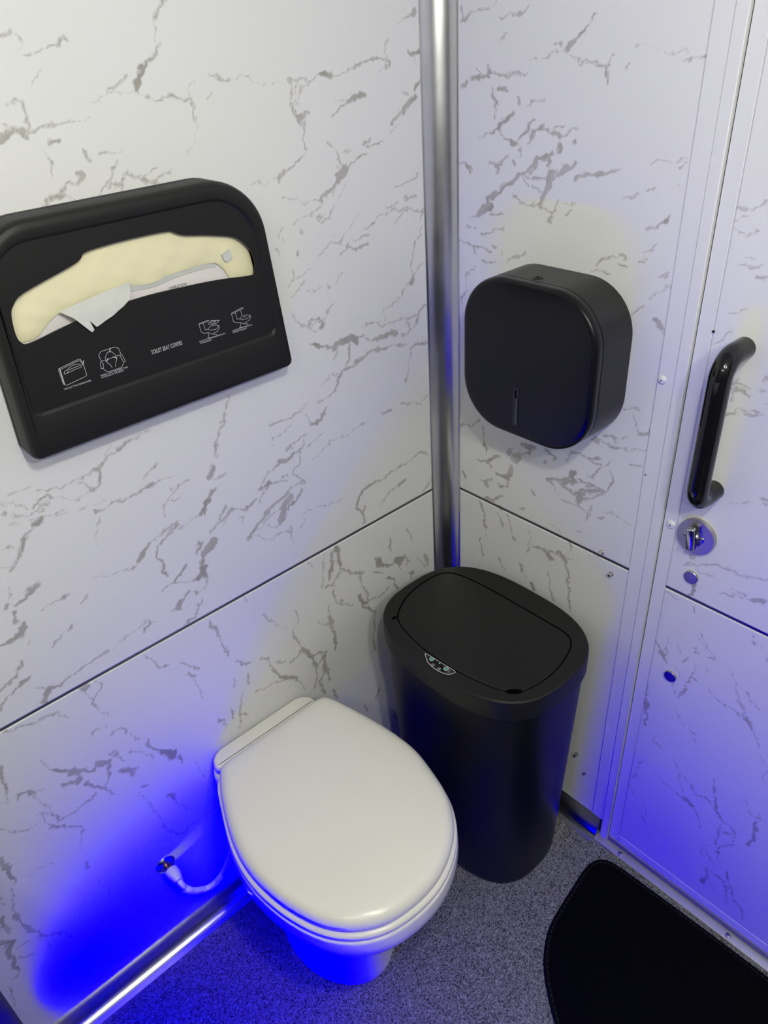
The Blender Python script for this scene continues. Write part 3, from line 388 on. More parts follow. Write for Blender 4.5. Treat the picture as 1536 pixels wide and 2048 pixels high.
def vein_field(key, A, Zg):
    best = np.full(A.shape, 1.0)
    A, Zg, A_, Z_ = *warp(A, Zg), A, Zg
    a0, da = A_[0, 0], A_[0, 1] - A_[0, 0]
    z0, dz = Z_[0, 0], Z_[1, 0] - Z_[0, 0]
    rng = random.Random(5)
    for ent in VEINS[key].split(';'):
        n = list(map(int, ent.split()))
        w = n[0] / 10000.0 * 1.1 + 0.0003
        P = [(n[i] / 1000.0, n[i + 1] / 1000.0) for i in range(1, len(n), 2)]
        for (x0, y0), (x1, y1) in zip(P[:-1], P[1:]):
            pad = w + 0.022
            i0 = max(0, int((min(x0, x1) - pad - a0) / da)); i1 = min(A.shape[1], int((max(x0, x1) + pad - a0) / da) + 2)
            j0 = max(0, int((min(y0, y1) - pad - z0) / dz)); j1 = min(A.shape[0], int((max(y0, y1) + pad - z0) / dz) + 2)
            if i1 <= i0 or j1 <= j0: continue
            X = A[j0:j1, i0:i1]; Y = Zg[j0:j1, i0:i1]
            dx, dy = x1 - x0, y1 - y0
            t = np.clip(((X - x0) * dx + (Y - y0) * dy) / (dx * dx + dy * dy + 1e-12), 0, 1)
            d = np.hypot(X - x0 - t * dx, Y - y0 - t * dy) - w
            best[j0:j1, i0:i1] = np.minimum(best[j0:j1, i0:i1], d)
    return np.clip(0.5 - best / 0.022, 0.0, 1.0)

def marble_panel(name, parent, key, a_lo, a_hi, z_lo, z_hi, back, step=0.0026):
    """front skin as a fine grid carrying the vein field, with edges turned back PT"""
    na = max(2, int(round((a_hi - a_lo) / step)) + 1); nz = max(2, int(round((z_hi - z_lo) / step)) + 1)
    a = np.linspace(a_lo, a_hi, na); z = np.linspace(z_lo, z_hi, nz)
    A, Zg = np.meshgrid(a, z)
    f = vein_field(key, A, Zg)
    n = na * nz
    co = np.zeros((n, 3))
    if back: co[:, 0] = A.ravel(); co[:, 2] = Zg.ravel()
    else: co[:, 1] = A.ravel(); co[:, 2] = Zg.ravel()
    idx = np.arange(n).reshape(nz, na)
    q = np.stack([idx[:-1, :-1], idx[:-1, 1:], idx[1:, 1:], idx[1:, :-1]], -1).reshape(-1, 4)
    if not back: q = q[:, ::-1]
    # border skirt
    bd = np.concatenate([idx[0, :], idx[1:, -1], idx[-1, -2::-1], idx[-2:0:-1, 0]])
    sk = co[bd].copy()
    if back: sk[:, 1] += PT
    else: sk[:, 0] += PT
    m = len(bd); k = np.arange(m); k2 = (k + 1) % m
    q2 = np.stack([bd[k2], bd[k], n + k, n + k2], -1)
    if not back: q2 = q2[:, ::-1]
    allco = np.vstack([co, sk]); Q = np.vstack([q, q2])
    me = bpy.data.meshes.new(name)
    me.vertices.add(len(allco)); me.vertices.foreach_set('co', allco.ravel())
    me.loops.add(Q.size); me.loops.foreach_set('vertex_index', Q.ravel().astype(np.int32))
    me.polygons.add(len(Q)); me.polygons.foreach_set('loop_start', np.arange(0, Q.size, 4, dtype=np.int32))
    me.polygons.foreach_set('loop_total', np.full(len(Q), 4, dtype=np.int32))
    at = me.attributes.new('vein', 'FLOAT', 'POINT')
    at.data.foreach_set('value', np.concatenate([f.ravel(), f.ravel()[bd]]).astype(np.float32))
    me.update(calc_edges=True); me.validate()
    return finish(name, me, M_MARBLE, parent)

GAP = 0.0031
# back wall (behind the toilet)
wb = box('wall_back', (RX0, PT, 0), (0.03, 0.04, CEIL_Z), M_SEAM)
tag(wb, 'white marble-print wall behind the toilet', kind='structure')
marble_panel('panel', wb, 'wall_back', -1.20, 0.0, Z_SEAM + GAP, 1.80, True)
marble_panel('panel', wb, 'wall_back', -1.20, 0.0, 0.02, Z_SEAM - GAP, True)
box('panel', (RX0, 0.0, 0.02), (-1.2005, PT, CEIL_Z), M_MARBLE_FAR, wb)
box('panel', (-1.20, 0.0, 1.8005), (0.0, PT, CEIL_Z), M_MARBLE_FAR, wb)
box('seam_strip', (-1.20, 0.0015, Z_SEAM - GAP), (0.0, PT, Z_SEAM + GAP), M_SEAM, wb)
# right wall with the paper dispenser
wr = box('wall_right', (PT, Y_FRAME2, 0), (0.04, 0.03, CEIL_Z), M_SEAM)
tag(wr, 'white marble-print wall between corner and door', kind='structure')
marble_panel('panel', wr, 'wall_right', -0.490, 0.0, Z_SEAM + GAP, 1.80, False)
marble_panel('panel', wr, 'wall_right', -0.490, 0.0, 0.02, Z_SEAM - GAP, False)
box('panel', (0.0, -0.490, 1.8005), (PT, 0.0, CEIL_Z), M_MARBLE_FAR, wr)
box('seam_strip', (0.0015, -0.490, Z_SEAM - GAP), (PT, 0.0, Z_SEAM + GAP), M_SEAM, wr)
for (y, z, r, h) in ((-0.4131, 0.8115, 0.0042, 0.010), (-0.4391, 0.773, 0.0042, 0.008),
                     (-0.4131, 0.2216, 0.0040, 0.009), (-0.4403, 0.1754, 0.0032, 0.005)):
    b_ = lathe('bolt', [(r * 1.25, -0.001), (r * 1.25, 0.002), (r * .95, 0.0022), (r * .95, h), (r * .7, h + .001)], (0, y, z), (-1, 0, 0), M_STEEL, wr, 6, 20)
    lathe('bolt_hole', [(r * .4, h + .0006), (r * .4, h + .0014)], (0, y, z), (-1, 0, 0), M_DARKSTEEL, b_, 8)
# wall past the door, unseen walls darkened to cut bounced light, ceiling
wf = box('wall_door_side', (0.0, RY0, 0), (0.04, DOOR_END - 0.07, CEIL_Z), M_MARBLE_FAR)
tag(wf, 'marble-print wall beyond the door', kind='structure')
wo = box('wall_over_door', (0.0, DOOR_END - 0.07, 2.03), (0.04, Y_FRAME2, CEIL_Z), M_MARBLE_FAR)
tag(wo, 'marble-print wall above the door', kind='structure')
wl = box('wall_left', (RX0 - 0.04, RY0, 0), (RX0, 0.04, CEIL_Z), M_CHAR)
tag(wl, 'unseen wall behind the vanity, charcoal to cut bounced light', kind='structure')
wk = box('wall_front', (RX0, RY0 - 0.04, 0), (0.04, RY0, CEIL_Z), M_CHAR)
tag(wk, 'unseen wall behind the viewer, charcoal to cut bounced light', kind='structure')
ce = box('ceiling', (RX0 - 0.04, RY0 - 0.04, CEIL_Z), (0.04, 0.04, CEIL_Z + 0.03), M_WALLP)
tag(ce, 'plain grey ceiling', kind='structure')

# corner cove trim (aluminium)
def cove(name, ex, ey, r_lip=0.0025, n=18):
    # concave profile between (ex,0) on the back wall and (0,ey) on the right wall
    P = []
    P.append((ex, 0.0)); P.append((ex, -r_lip))
    for k in range(n + 1):
        t = k / n * math.pi / 2
        cx, cy = ex + 0.003, ey + 0.003
        rx, ry = -(ex + 0.003) - 0.004, -(ey + 0.003) - 0.004
        P.append((cx + rx * math.sin(t), cy + ry * math.cos(t)))
    P.append((-r_lip, ey)); P.append((0.0, ey)); P.append((0.0, 0.0))
    return P
tr = loft('trim_1', [xy(cove('c', -0.048, -0.0437), z) for z in (0.0, CEIL_Z)], M_ALU_SOFT, None, True, True, True, 30)
tag(tr, 'tall satin aluminium cove trim in the wall corner', kind='structure')

# baseboards (aluminium cove)
def base_profile(h, t, n=14):
    P = [(0.0, 0.0), (0.0, h), (0.002, h)]
    for k in range(n + 1):
        a = k / n * math.pi / 2
        P.append((0.002 + (t - 0.010) * (1 - math.cos(a)) , h - 0.001 - (h - 0.004) * math.sin(a)))
    P.append((t, 0.0026)); P.append((t, 0.0))
    return P
bp = base_profile(0.051, 0.041)
bb = loft('baseboard_back', [[(x, -p[0], p[1]) for p in bp] for x in (-1.195, -0.002)], M_ALU, None, True, True, True, 25)
tag(bb, 'satin aluminium cove baseboard behind the toilet', kind='structure')
bp = base_profile(0.061, 0.036)
br_ = loft('baseboard_right', [[(-p[0], y, p[1]) for p in bp] for y in (-0.002, -0.4965)], M_ALU, None, True, True, True, 25)
tag(br_, 'aluminium cove baseboard beside the trash can', kind='structure')

# door frame
tf = box('trim_2', (-0.0035, Y_FRAME1, 0.0615), (PT, Y_FRAME0, 2.06), M_WHITE_TRIM, None, 0.001, 1)
tag(tf, 'white metal door frame with stepped edge', kind='structure')
box('stop_strip', (-0.0060, Y_FRAME2, 0.006), (PT, Y_FRAME1 - 0.0006, 2.06), M_WHITE_TRIM, tf, 0.0008, 1)
box('head_strip', (-0.0035, DOOR_END - 0.07, 2.03), (PT, Y_FRAME0, 2.06), M_WHITE_TRIM, tf, 0.001, 1)
box('jamb', (-0.0060, DOOR_END - 0.07, 0.006), (PT, DOOR_END - 0.002, 2.03), M_WHITE_TRIM, tf, 0.001, 1)
s_ = lathe('screw', [(0.0075, 0.0), (0.0075, 0.0012), (0.0055, 0.0032), (0.003, 0.0038)], (-0.0034, -0.4835, 1.1895), (-1, 0, 0), M_WHITE_TRIM, tf, 20)
lathe('screw_slot', [(0.0012, 0.0037), (0.0012, 0.0042)], (-0.0034, -0.4835, 1.1895), (-1, 0, 0), M_DARKSTEEL, s_, 8)
lathe('screw', [(0.0014, 0.0), (0.0014, 0.001)], (-0.0034, -0.4793, 1.0125), (-1, 0, 0), M_DARKSTEEL, tf, 8)

# door leaf
X_D = 0.0015
dr = box('door_1', (X_D + PT, DOOR_END, 0.022), (0.038, Y_FRAME2 - 0.002, 2.025), M_SEAM)
tag(dr, 'white marble-print door with black pull handle', kind='structure')
def door_panel(z0, z1, key):
    o = marble_panel('panel', dr, key, -1.02, Y_DOOR, z0, z1, False)
    o.matrix_parent_inverse = Matrix.Translation((X_D, 0, 0))
    return o
door_panel(Z_SEAM + 0.001 + GAP, 1.80, 'door')
door_panel(0.046, Z_SEAM + 0.001 - GAP, 'door')
box('panel', (X_D, DOOR_END, 0.046), (X_D + PT, -1.0205, 2.025), M_MARBLE_FAR, dr)
box('panel', (X_D, -1.02, 1.8005), (X_D + PT, Y_DOOR, 2.025), M_MARBLE_FAR, dr)
box('seam_strip', (X_D + .0015, -1.02, Z_SEAM + .001 - GAP), (X_D + PT, Y_DOOR, Z_SEAM + .001 + GAP), M_SEAM, dr)
box('edge_trim', (X_D - 0.0012, Y_DOOR, 0.022), (X_D + PT, Y_FRAME2 - 0.002, 2.025), M_WHITE_TRIM, dr, 0.0006, 1)
box('bottom_trim', (X_D - 0.0014, DOOR_END, 0.022), (X_D + PT, Y_DOOR, 0.046), M_WHITE_TRIM, dr, 0.0006, 1)
box('door_seal', (X_D - 0.004, DOOR_END, 0.010), (0.030, Y_FRAME2 - 0.002, 0.0215), M_RUBBER, dr)
s_ = lathe('screw', [(0.0080, 0.0), (0.0080, 0.0012), (0.006, 0.0034), (0.003, 0.004)], (X_D - .0012, -0.5385, 0.9344), (-1, 0, 0), M_WHITE_TRIM, dr, 20)
lathe('screw_slot', [(0.0013, 0.0039), (0.0013, 0.0044)], (X_D - .0012, -0.5385, 0.9344), (-1, 0, 0), M_DARKSTEEL, s_, 8)
lathe('screw', [(0.0022, 0.0), (0.0022, 0.0016)], (X_D - .0010, -0.5494, 1.2836), (-1, 0, 0), M_DARKSTEEL, dr, 8)
# pull handle
hx, hy, z1, z0, R = -0.058, -0.598, 1.270, 1.030, 0.030
path = [(X_D, hy, z1), (-0.020, hy, z1)]
for k in range(11):
    a = k / 10 * math.pi / 2
    path.append((hx + R - R * math.sin(a), hy, z1 - R + R * math.cos(a)))
for k in range(11):
    a = k / 10 * math.pi / 2
    path.append((hx + R - R * math.cos(a), hy, z0 + R - R * math.sin(a)))
path += [(-0.020, hy, z0), (X_D, hy, z0)]
tag(tube('handle', path, 0.0165, M_BLACK_GLOSS, dr, 28), 'glossy black pull handle')
# thumb-turn lock
ly, lz = -0.587, 0.934
lk = lathe('lock_rosette', [(0.0335, 0.0), (0.0335, 0.007), (0.0325, 0.009), (0.0, 0.0094)], (X_D, ly, lz), (-1, 0, 0), M_BRUSHED, dr, 48)
tag(lk, 'round stainless thumb-turn lock')
for dy, dz in ((0.0155, 0.000), (-0.0115, 0.000)):
    s_ = lathe('screw', [(0.0046, 0.0085), (0.0046, 0.0108), (0.0034, 0.0112)], (X_D, ly + dy, lz + dz), (-1, 0, 0), M_STEEL, lk, 16)
bmt = box_bm((-0.006, -0.0075, -0.0215), (0.006, 0.0085, 0.0225), 0.0045, 3)
bmesh.ops.rotate(bmt, verts=bmt.verts, cent=(0, 0, 0), matrix=Matrix.Rotation(math.radians(-8), 3, 'X'))
bmesh.ops.translate(bmt, verts=bmt.verts, vec=(X_D - 0.0185, ly + 0.002, lz + 0.001))
bm_obj('thumb_turn', bmt, M_STEEL, lk, True, 35)
lathe('spindle', [(0.008, 0.0085), (0.0065, 0.015)], (X_D, ly, lz), (-1, 0, 0), M_STEEL, lk, 20)
for z, r in ((0.8475, 0.0128), (0.605, 0.0122)):
    c_ = lathe('bolt_cap', [(r, 0.0), (r, 0.0036), (r * .93, 0.0044), (r * .05, 0.0046)], (X_D, -0.591, z), (-1, 0, 0), M_BRUSHED, dr, 32)
# threshold plate
th = box('trim_3', (-0.0225, DOOR_END - 0.07, 0.0), (0.032, -0.497, 0.0045), M_PLATE, None, 0.0012, 2)
tag(th, 'aluminium threshold strip under the door', kind='structure')
for y in (-0.566, -0.8315, -1.10):
    s_ = lathe('screw', [(0.0062, 0.0), (0.0056, 0.0018), (0.003, 0.0026)], (-0.0125, y, 0.0045), (0, 0, 1), M_STEEL, th, 20)
    lathe('screw_slot', [(0.0015, 0.0025), (0.0015, 0.0030)], (-0.0125, y, 0.0045), (0, 0, 1), M_DARKSTEEL, s_, 8)

# ------------------------------------------------------------------ ceiling lights (four white dome lamps)
def dome_lamp(x, y, label, watts):
    t = thing('ceiling_lamp', (x, y, CEIL_Z), label, 'ceiling lamp', 'four white ceiling lamps')
    lathe('trim_ring', [(0.062, 0.0), (0.062, -0.006), (0.056, -0.010), (0.046, -0.010), (0.046, 0.0)], (x, y, CEIL_Z), (0, 0, 1), M_WHITE_TRIM, t, 36)
    lathe('diffuser', [(0.045, -0.008), (0.042, -0.016), (0.032, -0.023), (0.018, -0.027), (0.003, -0.028)], (x, y, CEIL_Z), (0, 0, 1), emission('lamp_diffuser', WHITE_COL, 8.0), t, 24)
    ld = bpy.data.lights.new('lamp_bulb', 'POINT')
    ld.shadow_soft_size = 0.03; ld.energy = watts; ld.color = WHITE_COL
    lo = bpy.data.objects.new('lamp', ld); COL.objects.link(lo)
    lo.parent = t; lo.location = (0, 0, -0.062)
    return t
dome_lamp(-0.88, -1.05, 'white ceiling lamp nearest the wall corner', WHITE_WATTS)
dome_lamp(-0.88, -1.50, 'white ceiling lamp nearest the door', WHITE_WATTS)
dome_lamp(-1.50, -1.05, 'white ceiling lamp above the vanity, toilet side', WHITE_WATTS * 0.30)
dome_lamp(-1.50, -1.50, 'white ceiling lamp farthest from the corner', WHITE_WATTS * 0.30)

# ------------------------------------------------------------------ vanity with blue light bar
VX = -1.192
va = thing('vanity_cabinet', (VX - 0.28, -0.63, 0), 'dark vanity cabinet at the lower left edge', 'cabinet')
box('carcass', (RX0, -1.24, 0.0), (VX, -0.001, 0.80), M_CAB, va, 0.002, 1)
box('worktop', (RX0, -1.26, 0.80), (VX + 0.0, -0.001, 0.83), M_COUNTER, va, 0.003, 2)
LB_Y0, LB_Y1, LB_Z = -0.09, -0.80, 0.150
lb = thing('blue_light_bar', (VX + 0.006, (LB_Y0 + LB_Y1) / 2, LB_Z - 0.015), 'blue light bar low on the vanity side', 'light bar')
box('housing', (VX, LB_Y1 - 0.01, LB_Z - 0.013), (VX + 0.006, LB_Y0 + 0.01, LB_Z + 0.013), M_WHITE_TRIM, lb, 0.001, 1)
box('lens', (VX + 0.0062, LB_Y1, LB_Z - 0.010), (VX + 0.0072, LB_Y0, LB_Z + 0.010), emission('blue_lens', (0.0, 0.0, 1.0), 4.0), lb)
ld = bpy.data.lights.new('blue_lamp', 'AREA')
ld.shape = 'RECTANGLE'; ld.size = abs(LB_Y1 - LB_Y0); ld.size_y = 0.018; ld.energy = BLUE_WATTS
ld.spread = math.radians(158)
ld.use_nodes = True
nt = ld.node_tree
em = nt.nodes.get('Emission')
cc = nt.nodes.new('ShaderNodeCombineXYZ')
for i in range(3): cc.inputs[i].default_value = BLUE_COL[i]
nt.links.new(cc.outputs[0], em.inputs['Color'])
lo = bpy.data.objects.new('lamp', ld); COL.objects.link(lo)
lo.parent = lb
lo.matrix_parent_inverse = Matrix.Identity(4)
# light -Z axis must face +X, its X axis along Y
lo.matrix_local = Matrix(((0, 0, -1, 0.004), (1, 0, 0, 0), (0, -1, 0, 0.015), (0, 0, 0, 1)))

# ------------------------------------------------------------------ toilet
LID = [(-.7100,-.0645),(-.6986,-.0612),(-.64,-.0606),(-.58,-.0600),(-.52,-.0598),(-.4610,-.0600),(-.4450,-.0690),(-.4355,-.0957),(-.4138,-.2011),(-.4072,-.2932),(-.4192,-.3568),(-.4366,-.4135),(-.4596,-.4502),(-.4903,-.4811),(-.5462,-.5101),(-.6076,-.5192),(-.6739,-.5095),(-.7148,-.4863),(-.74,-.4618),(-.762,-.4239),(-.7815,-.3579),(-.7875,-.2821),(-.775,-.2095),(-.7428,-.1247),(-.7187,-.0798)]
lid = resample(ccw(catmull(ccw(LID), 10)), 140)
for _ in range(2): lid = (np.roll(lid, 1, 0) + 2 * lid + np.roll(lid, -1, 0)) / 4
body = resample(ccw(catmull(ccw([(-.708,-.066),(-.58,-.063),(-.458,-.066),(-.436,-.090)] + LID[8:23] + [(-.7428,-.1247),(-.727,-.090)]), 10)), 140)
for _ in range(6): body = (np.roll(body, 1, 0) + 2 * body + np.roll(body, -1, 0)) / 4
# rotate start points to match
body = np.roll(body, -int(np.argmin(np.hypot(*(body - lid[0]).T))), 0)
to = thing('toilet', (-0.60, -0.22, 0), 'white toilet with closed lid on a round pedestal', 'toilet')
def inset(P, d):
    c = P.mean(0); return c + (P - c) * (1 - d / np.hypot(*(P - c).T).mean())
def ring(P, d, z): return xy(offset2(P, d) if d > -.009 else inset(offset2(P, -.006), -d - .006), z)
loft('lid', [ring(lid, -.012, .479), ring(lid, -.003, .480), ring(lid, 0, .4835), ring(lid, .0003, .488), ring(lid, -.0012, .494), ring(lid, -.005, .5005), ring(lid, -.011, .5055), ring(lid, -.019, .5085), ring(lid, -.032, .5102)] +
     [xy(lid.mean(0) + (inset(lid, .032) - lid.mean(0)) * s, .5102 + .0022 * (1 - s * s)) for s in (.8, .55, .3, .05)],
     M_SEATPLASTIC, to, True, True, True, 60)
loft('seat', [ring(body, -.014, .4585), ring(body, .000, .4595), ring(body, .0045, .4625), ring(body, .0065, .467), ring(body, .0060, .472), ring(body, .0035, .4755), ring(body, -.002, .4775), ring(body, -.03, .478)],
     M_SEATPLASTIC, to, True, True, True, 60)
# bowl: rim then narrowing to the pedestal
ang = np.arctan2(body[:, 1] + .25, body[:, 0] + .60)
def ell(cx, cy, rx, ry): return np.stack([cx + rx * np.cos(ang), cy + ry * np.sin(ang)], 1)
bw = []
bw += [ring(body, -.02, .4580), ring(body, .0048, .4580), ring(body, .0062, .4572), ring(body, .0070, .452), ring(body, .0082, .436), ring(body, .0074, .420), ring(body, .002, .408), ring(body, -.008, .400)]
E0 = inset(body, .012); E1 = ell(-.60, -.235, .112, .150)
for k, (t, z) in enumerate(((.12, .388), (.32, .362), (.54, .325), (.72, .285), (.84, .25))):
    bw.append(xy(E0 * (1 - t) + E1 * t, z))
loft('bowl', bw, M_PORCELAIN, to, True, True, True, 60)
loft('pedestal', [xy(ell(-.60, -.225, .118, .152), .27), xy(ell(-.60, -.225, .108, .142), .20), xy(ell(-.60, -.220, .101, .138), .12), xy(ell(-.60, -.220, .102, .141), .05), xy(ell(-.60, -.220, .106, .147), .012), xy(ell(-.60, -.220, .107, .148), .0)],
     M_PORCELAIN, to, True, True, True, 60)
dk = fillet([(-.709, -.052), (-.458, -.052), (-.458, -.008), (-.709, -.008)], [.008, .008, .036, .036], 10)
loft('hinge_ridge', [xy(offset2(dk, -.004), .44), xy(dk, .45), xy(dk, .470), xy(offset2(dk, -.0015), .476), xy(offset2(dk, -.005), .4795), xy(offset2(dk, -.008), .4805)], M_SEATPLASTIC, to, True, True, True, 60)
dk2 = fillet([(-.716, -.150), (-.452, -.150), (-.452, -.012), (-.716, -.012)], [.02, .02, .040, .040], 10)
loft('hinge_deck', [xy(offset2(dk2, -.006), .36), xy(dk2, .38), xy(dk2, .455), xy(offset2(dk2, -.006), .4605)], M_PORCELAIN, to, True, True, True, 60)
tube('hinge_bar', [(-.690, -.055, .468), (-.468, -.055, .468)], .0055, M_SEATPLASTIC, to, 12)

# ------------------------------------------------------------------ water hose at the toilet
wh = thing('water_hose', (-0.85, -0.001, 0.259), 'white corrugated water hose from wall valve to toilet', 'hose')
lathe('escutcheon', [(0.0215, 0.0), (0.0215, 0.002), (0.018, 0.006), (0.010, 0.009)], (-.85, -.0002, .259), (0, -1, 0), M_STEEL, wh, 32)
lathe('nipple', [(0.0085, 0.007), (0.0085, 0.022), (0.0095, 0.0225), (0.0095, 0.028)], (-.85, 0, .259), (0, -1, .06), M_BRASS, wh, 12)
lathe('nut', [(0.0140, 0.020), (0.0155, 0.0215), (0.0155, 0.036), (0.0130, 0.043), (0.0095, 0.052)], (-.85, 0, .259), (0.05, -1, -.10), M_HOSE, wh, 12)
hp = catmull([(-.8475, -.046, .254), (-.8455, -.060, .243), (-.840, -.060, .225), (-.824, -.055, .195), (-.794, -.052, .169), (-.762, -.054, .178), (-.738, -.058, .212), (-.722, -.064, .255), (-.705, -.075, .31)], 26, False)
rad = [0.0076 + 0.0011 * math.sin(i * 1.6) if i > 30 else .0078 for i in range(len(hp))]
tube('hose', hp, .007, M_HOSE, wh, 14, True, rad)

# ------------------------------------------------------------------ trash can
BX, BY = -0.1825, -0.2725
tc_ = thing('trash_can', (BX, BY, 0), 'tall black sensor trash can in the corner', 'trash can')
def se(k, a=.160, b=.210, dx=0., dy=0.): return superellipse(BX + dx, BY + dy, a + k, b + k)
loft('body', [xy(se(-.034, dx=.008, dy=.006), .0), xy(se(-.028, dx=.008, dy=.006), .006), xy(se(-.026, dx=.008, dy=.006), .02), xy(se(-.005), .61)], M_BLACK_STEEL, tc_, True, True, True, 40)
FL = [(-.2648,-.1091),(-.2473,-.0949),(-.2025,-.0744),(-.1523,-.0673),(-.1092,-.069),(-.0845,-.0803),(-.0727,-.1039),(-.0640,-.17),(-.0628,-.2346),(-.0628,-.30),(-.063,-.3749),(-.0648,-.397),(-.0765,-.4141),(-.107,-.4281),(-.151,-.4376),(-.1959,-.4388),(-.2424,-.4294),(-.2673,-.4065),(-.2852,-.3527),(-.2942,-.288),(-.2938,-.2101),(-.2788,-.1325)]
FL = np.array(FL); c2 = np.array([CAM_POS.x, CAM_POS.y]); FL = c2 + (FL - c2) * (CAM_POS.z - .65) / (CAM_POS.z - .63)
flap = resample(ccw(catmull(ccw(FL), 8)), 110)
for _ in range(2): flap = (np.roll(flap, 1, 0) + 2 * flap + np.roll(flap, -1, 0)) / 4
# collar / rim ring with an opening for the flap
rm = [se(-.006), se(.0), se(.0), se(-.0012), se(-.004)]
zs = [.600, .603, .644, .6482, .650]
V, F = [], []
n = 96
for P_, z in zip(rm, zs): V += xy(P_, z)
for i in range(len(rm) - 1):
    for k in range(n): F.append((i * n + k, i * n + (k + 1) % n, (i + 1) * n + (k + 1) % n, (i + 1) * n + k))
hv, hf = holed_face(se(-.004), offset2(flap, .0026))
o0 = len(V)
V += [(p[0], p[1], .650) for p in hv]; F += [tuple(i + o0 for i in f) for f in hf]
hl = offset2(flap, .0026); o1 = len(V)
V += xy(hl, .650) + xy(hl, .632)
m_ = len(hl)
for k in range(m_): F.append((o1 + k, o1 + (k + 1) % m_, o1 + m_ + (k + 1) % m_, o1 + m_ + k))
rim = mesh_obj('lid_rim', V, F, M_BLACK, tc_, True, 40)
loft('flap', [xy(offset2(flap, .006), .630), xy(offset2(flap, .006), .634), xy(flap, .635), xy(flap, .6488), xy(offset2(flap, -.0012), .650), xy(offset2(flap, -.004), .6503)], M_BLACK, tc_, True, True, True, 40)
go, gi = offset2(flap, .0024), offset2(flap, -.0002)
gn = len(flap)
mesh_obj('flap_gap_shade', xy(go, .6494) + xy(gi, .6494), [(k, (k + 1) % gn, gn + (k + 1) % gn, gn + k) for k in range(gn)], M_GAP, tc_)  # flat black ring that paints the shade of the gap around the flap
def lidpt(x, y):   # points measured on z=.63 moved to the rim plane
    p = c2 + (np.array([x, y]) - c2) * (CAM_POS.z - .65) / (CAM_POS.z - .63); return p
SP = [lidpt(*p) for p in ((-.3020, -.2302), (-.2995, -.268), (-.2971, -.3038), (-.3045, -.306), (-.3142, -.2996), (-.3205, -.2764), (-.3180, -.252), (-.3117, -.2399), (-.306, -.231))]
sp = resample(ccw(catmull(ccw(SP), 6)), 60)
pnl = mesh_obj('sensor_panel', xy(sp, .6503) + [(*sp.mean(0), .6504)], [(k, (k + 1) % 60, 60) for k in range(60)], M_BLACK_GLOSS, tc_, False)
def flat_ring(name, P, w, z, m, par):
    n_ = len(P); Q = offset2(P, -w)
    return mesh_obj(name, xy(P, z) + xy(Q, z) + xy(P, z - .0004) , [(k, (k + 1) % n_, n_ + (k + 1) % n_, n_ + k) for k in range(n_)] + [(k, (k + 1) % n_, 2 * n_ + (k + 1) % n_, 2 * n_ + k) for k in range(n_)], m, par)
flat_ring('panel_outline', sp, .0011, .6507, M_PRINT, pnl)
def circ(x, y, r, n_=24):
    p = lidpt(x, y); t = np.linspace(0, 2 * math.pi, n_, endpoint=False); return np.stack([p[0] + r * np.cos(t), p[1] + r * np.sin(t)], 1)
for (x, y) in ((-.3053, -.2492), (-.3050, -.2878)):
    P_ = circ(x, y, .0048)
    mesh_obj('sensor_eye', xy(P_, .6507), [tuple(range(24))], M_GREEN, pnl)
    flat_ring('eye_ring', P_, .0010, .6510, M_PRINT, pnl)
for (x, y) in ((-.3153, -.2621), (-.3145, -.2781)):
    flat_ring('button_ring', circ(x, y, .0029), .0009, .6507, M_PRINT, pnl)
mesh_obj('indicator_dot', xy(circ(-.3030, -.2681, .0014, 12), .6507), [tuple(range(12))], M_PRINT, pnl)
# finger notches beside the flap
for pts in (((-.2636, -.4202), (-.2705, -.4057), (-.2441, -.4301), .011), ):
    c_ = lidpt(-.2585, -.4185)
    t = np.linspace(0, 2 * math.pi, 20, endpoint=False)
    d = np.array([-.0264, .0244]); d /= np.linalg.norm(d); nn = np.array([d[1], -d[0]])
    P_ = [c_ + d * .0165 * math.cos(a) + nn * .0065 * math.sin(a) for a in t]
    mesh_obj('flap_notch', xy(P_, .6504), [tuple(range(20))], M_GAP, tc_)
c_ = lidpt(-.2735, -.1065)
mesh_obj('flap_notch', xy([c_ + np.array([.007 * math.cos(a), .004 * math.sin(a)]) for a in np.linspace(0, 2 * math.pi, 16, endpoint=False)], .6504), [tuple(range(16))], M_GAP, tc_)

# ------------------------------------------------------------------ paper roll dispenser on the right wall
PY, PZ, PH = -0.2825, 1.1905, 0.1385
pd = thing('paper_roll_dispenser', (0, PY, PZ - PH), 'rounded square black paper roll dispenser on the wall', 'dispenser')
rr = fillet([(PY - PH, PZ - PH), (PY + PH, PZ - PH), (PY + PH, PZ + PH), (PY - PH, PZ + PH)], [.088] * 4, 16)
loft('housing', [yz(offset2(rr, -.002), -.0004), yz(rr, -.002), yz(rr, -.0802), yz(offset2(rr, -.0006), -.0806)], M_BLACK_SATIN, pd, True, True, True, 40)
loft('seam_gap', [yz(offset2(rr, -.0010), -.0800), yz(offset2(rr, -.0010), -.0828)], M_GAP, pd)
loft('front_cover', [yz(offset2(rr, -.0006), -.0822), yz(rr, -.0826), yz(rr, -.0925), yz(offset2(rr, -.0007), -.0960), yz(offset2(rr, -.0024), -.0985), yz(offset2(rr, -.0052), -.1000), yz(offset2(rr, -.010), -.1007), yz(offset2(rr, -.04), -.1013), yz(offset2(rr, -.075), -.1016)], M_BLACK_FACE, pd, True, True, True, 60)
sl = fillet([(-.2752, 1.076), (-.2645, 1.076), (-.2655, 1.147), (-.2742, 1.147)], [.003] * 4, 5)
sw = loft('view_slot', [yz(sl, -.1018), yz(sl, -.1024), yz(offset2(sl, -.0015), -.1024), yz(offset2(sl, -.003), -.1016)], M_SLOT, pd, False, True, True, 30)
kl = lathe('key_lock', [(0.0085, 0.0), (0.0085, 0.0007), (0.0065, 0.0009)], (-.0655, -.2764, PZ + PH), (0, 0, 1), M_BLACK, pd, 24)
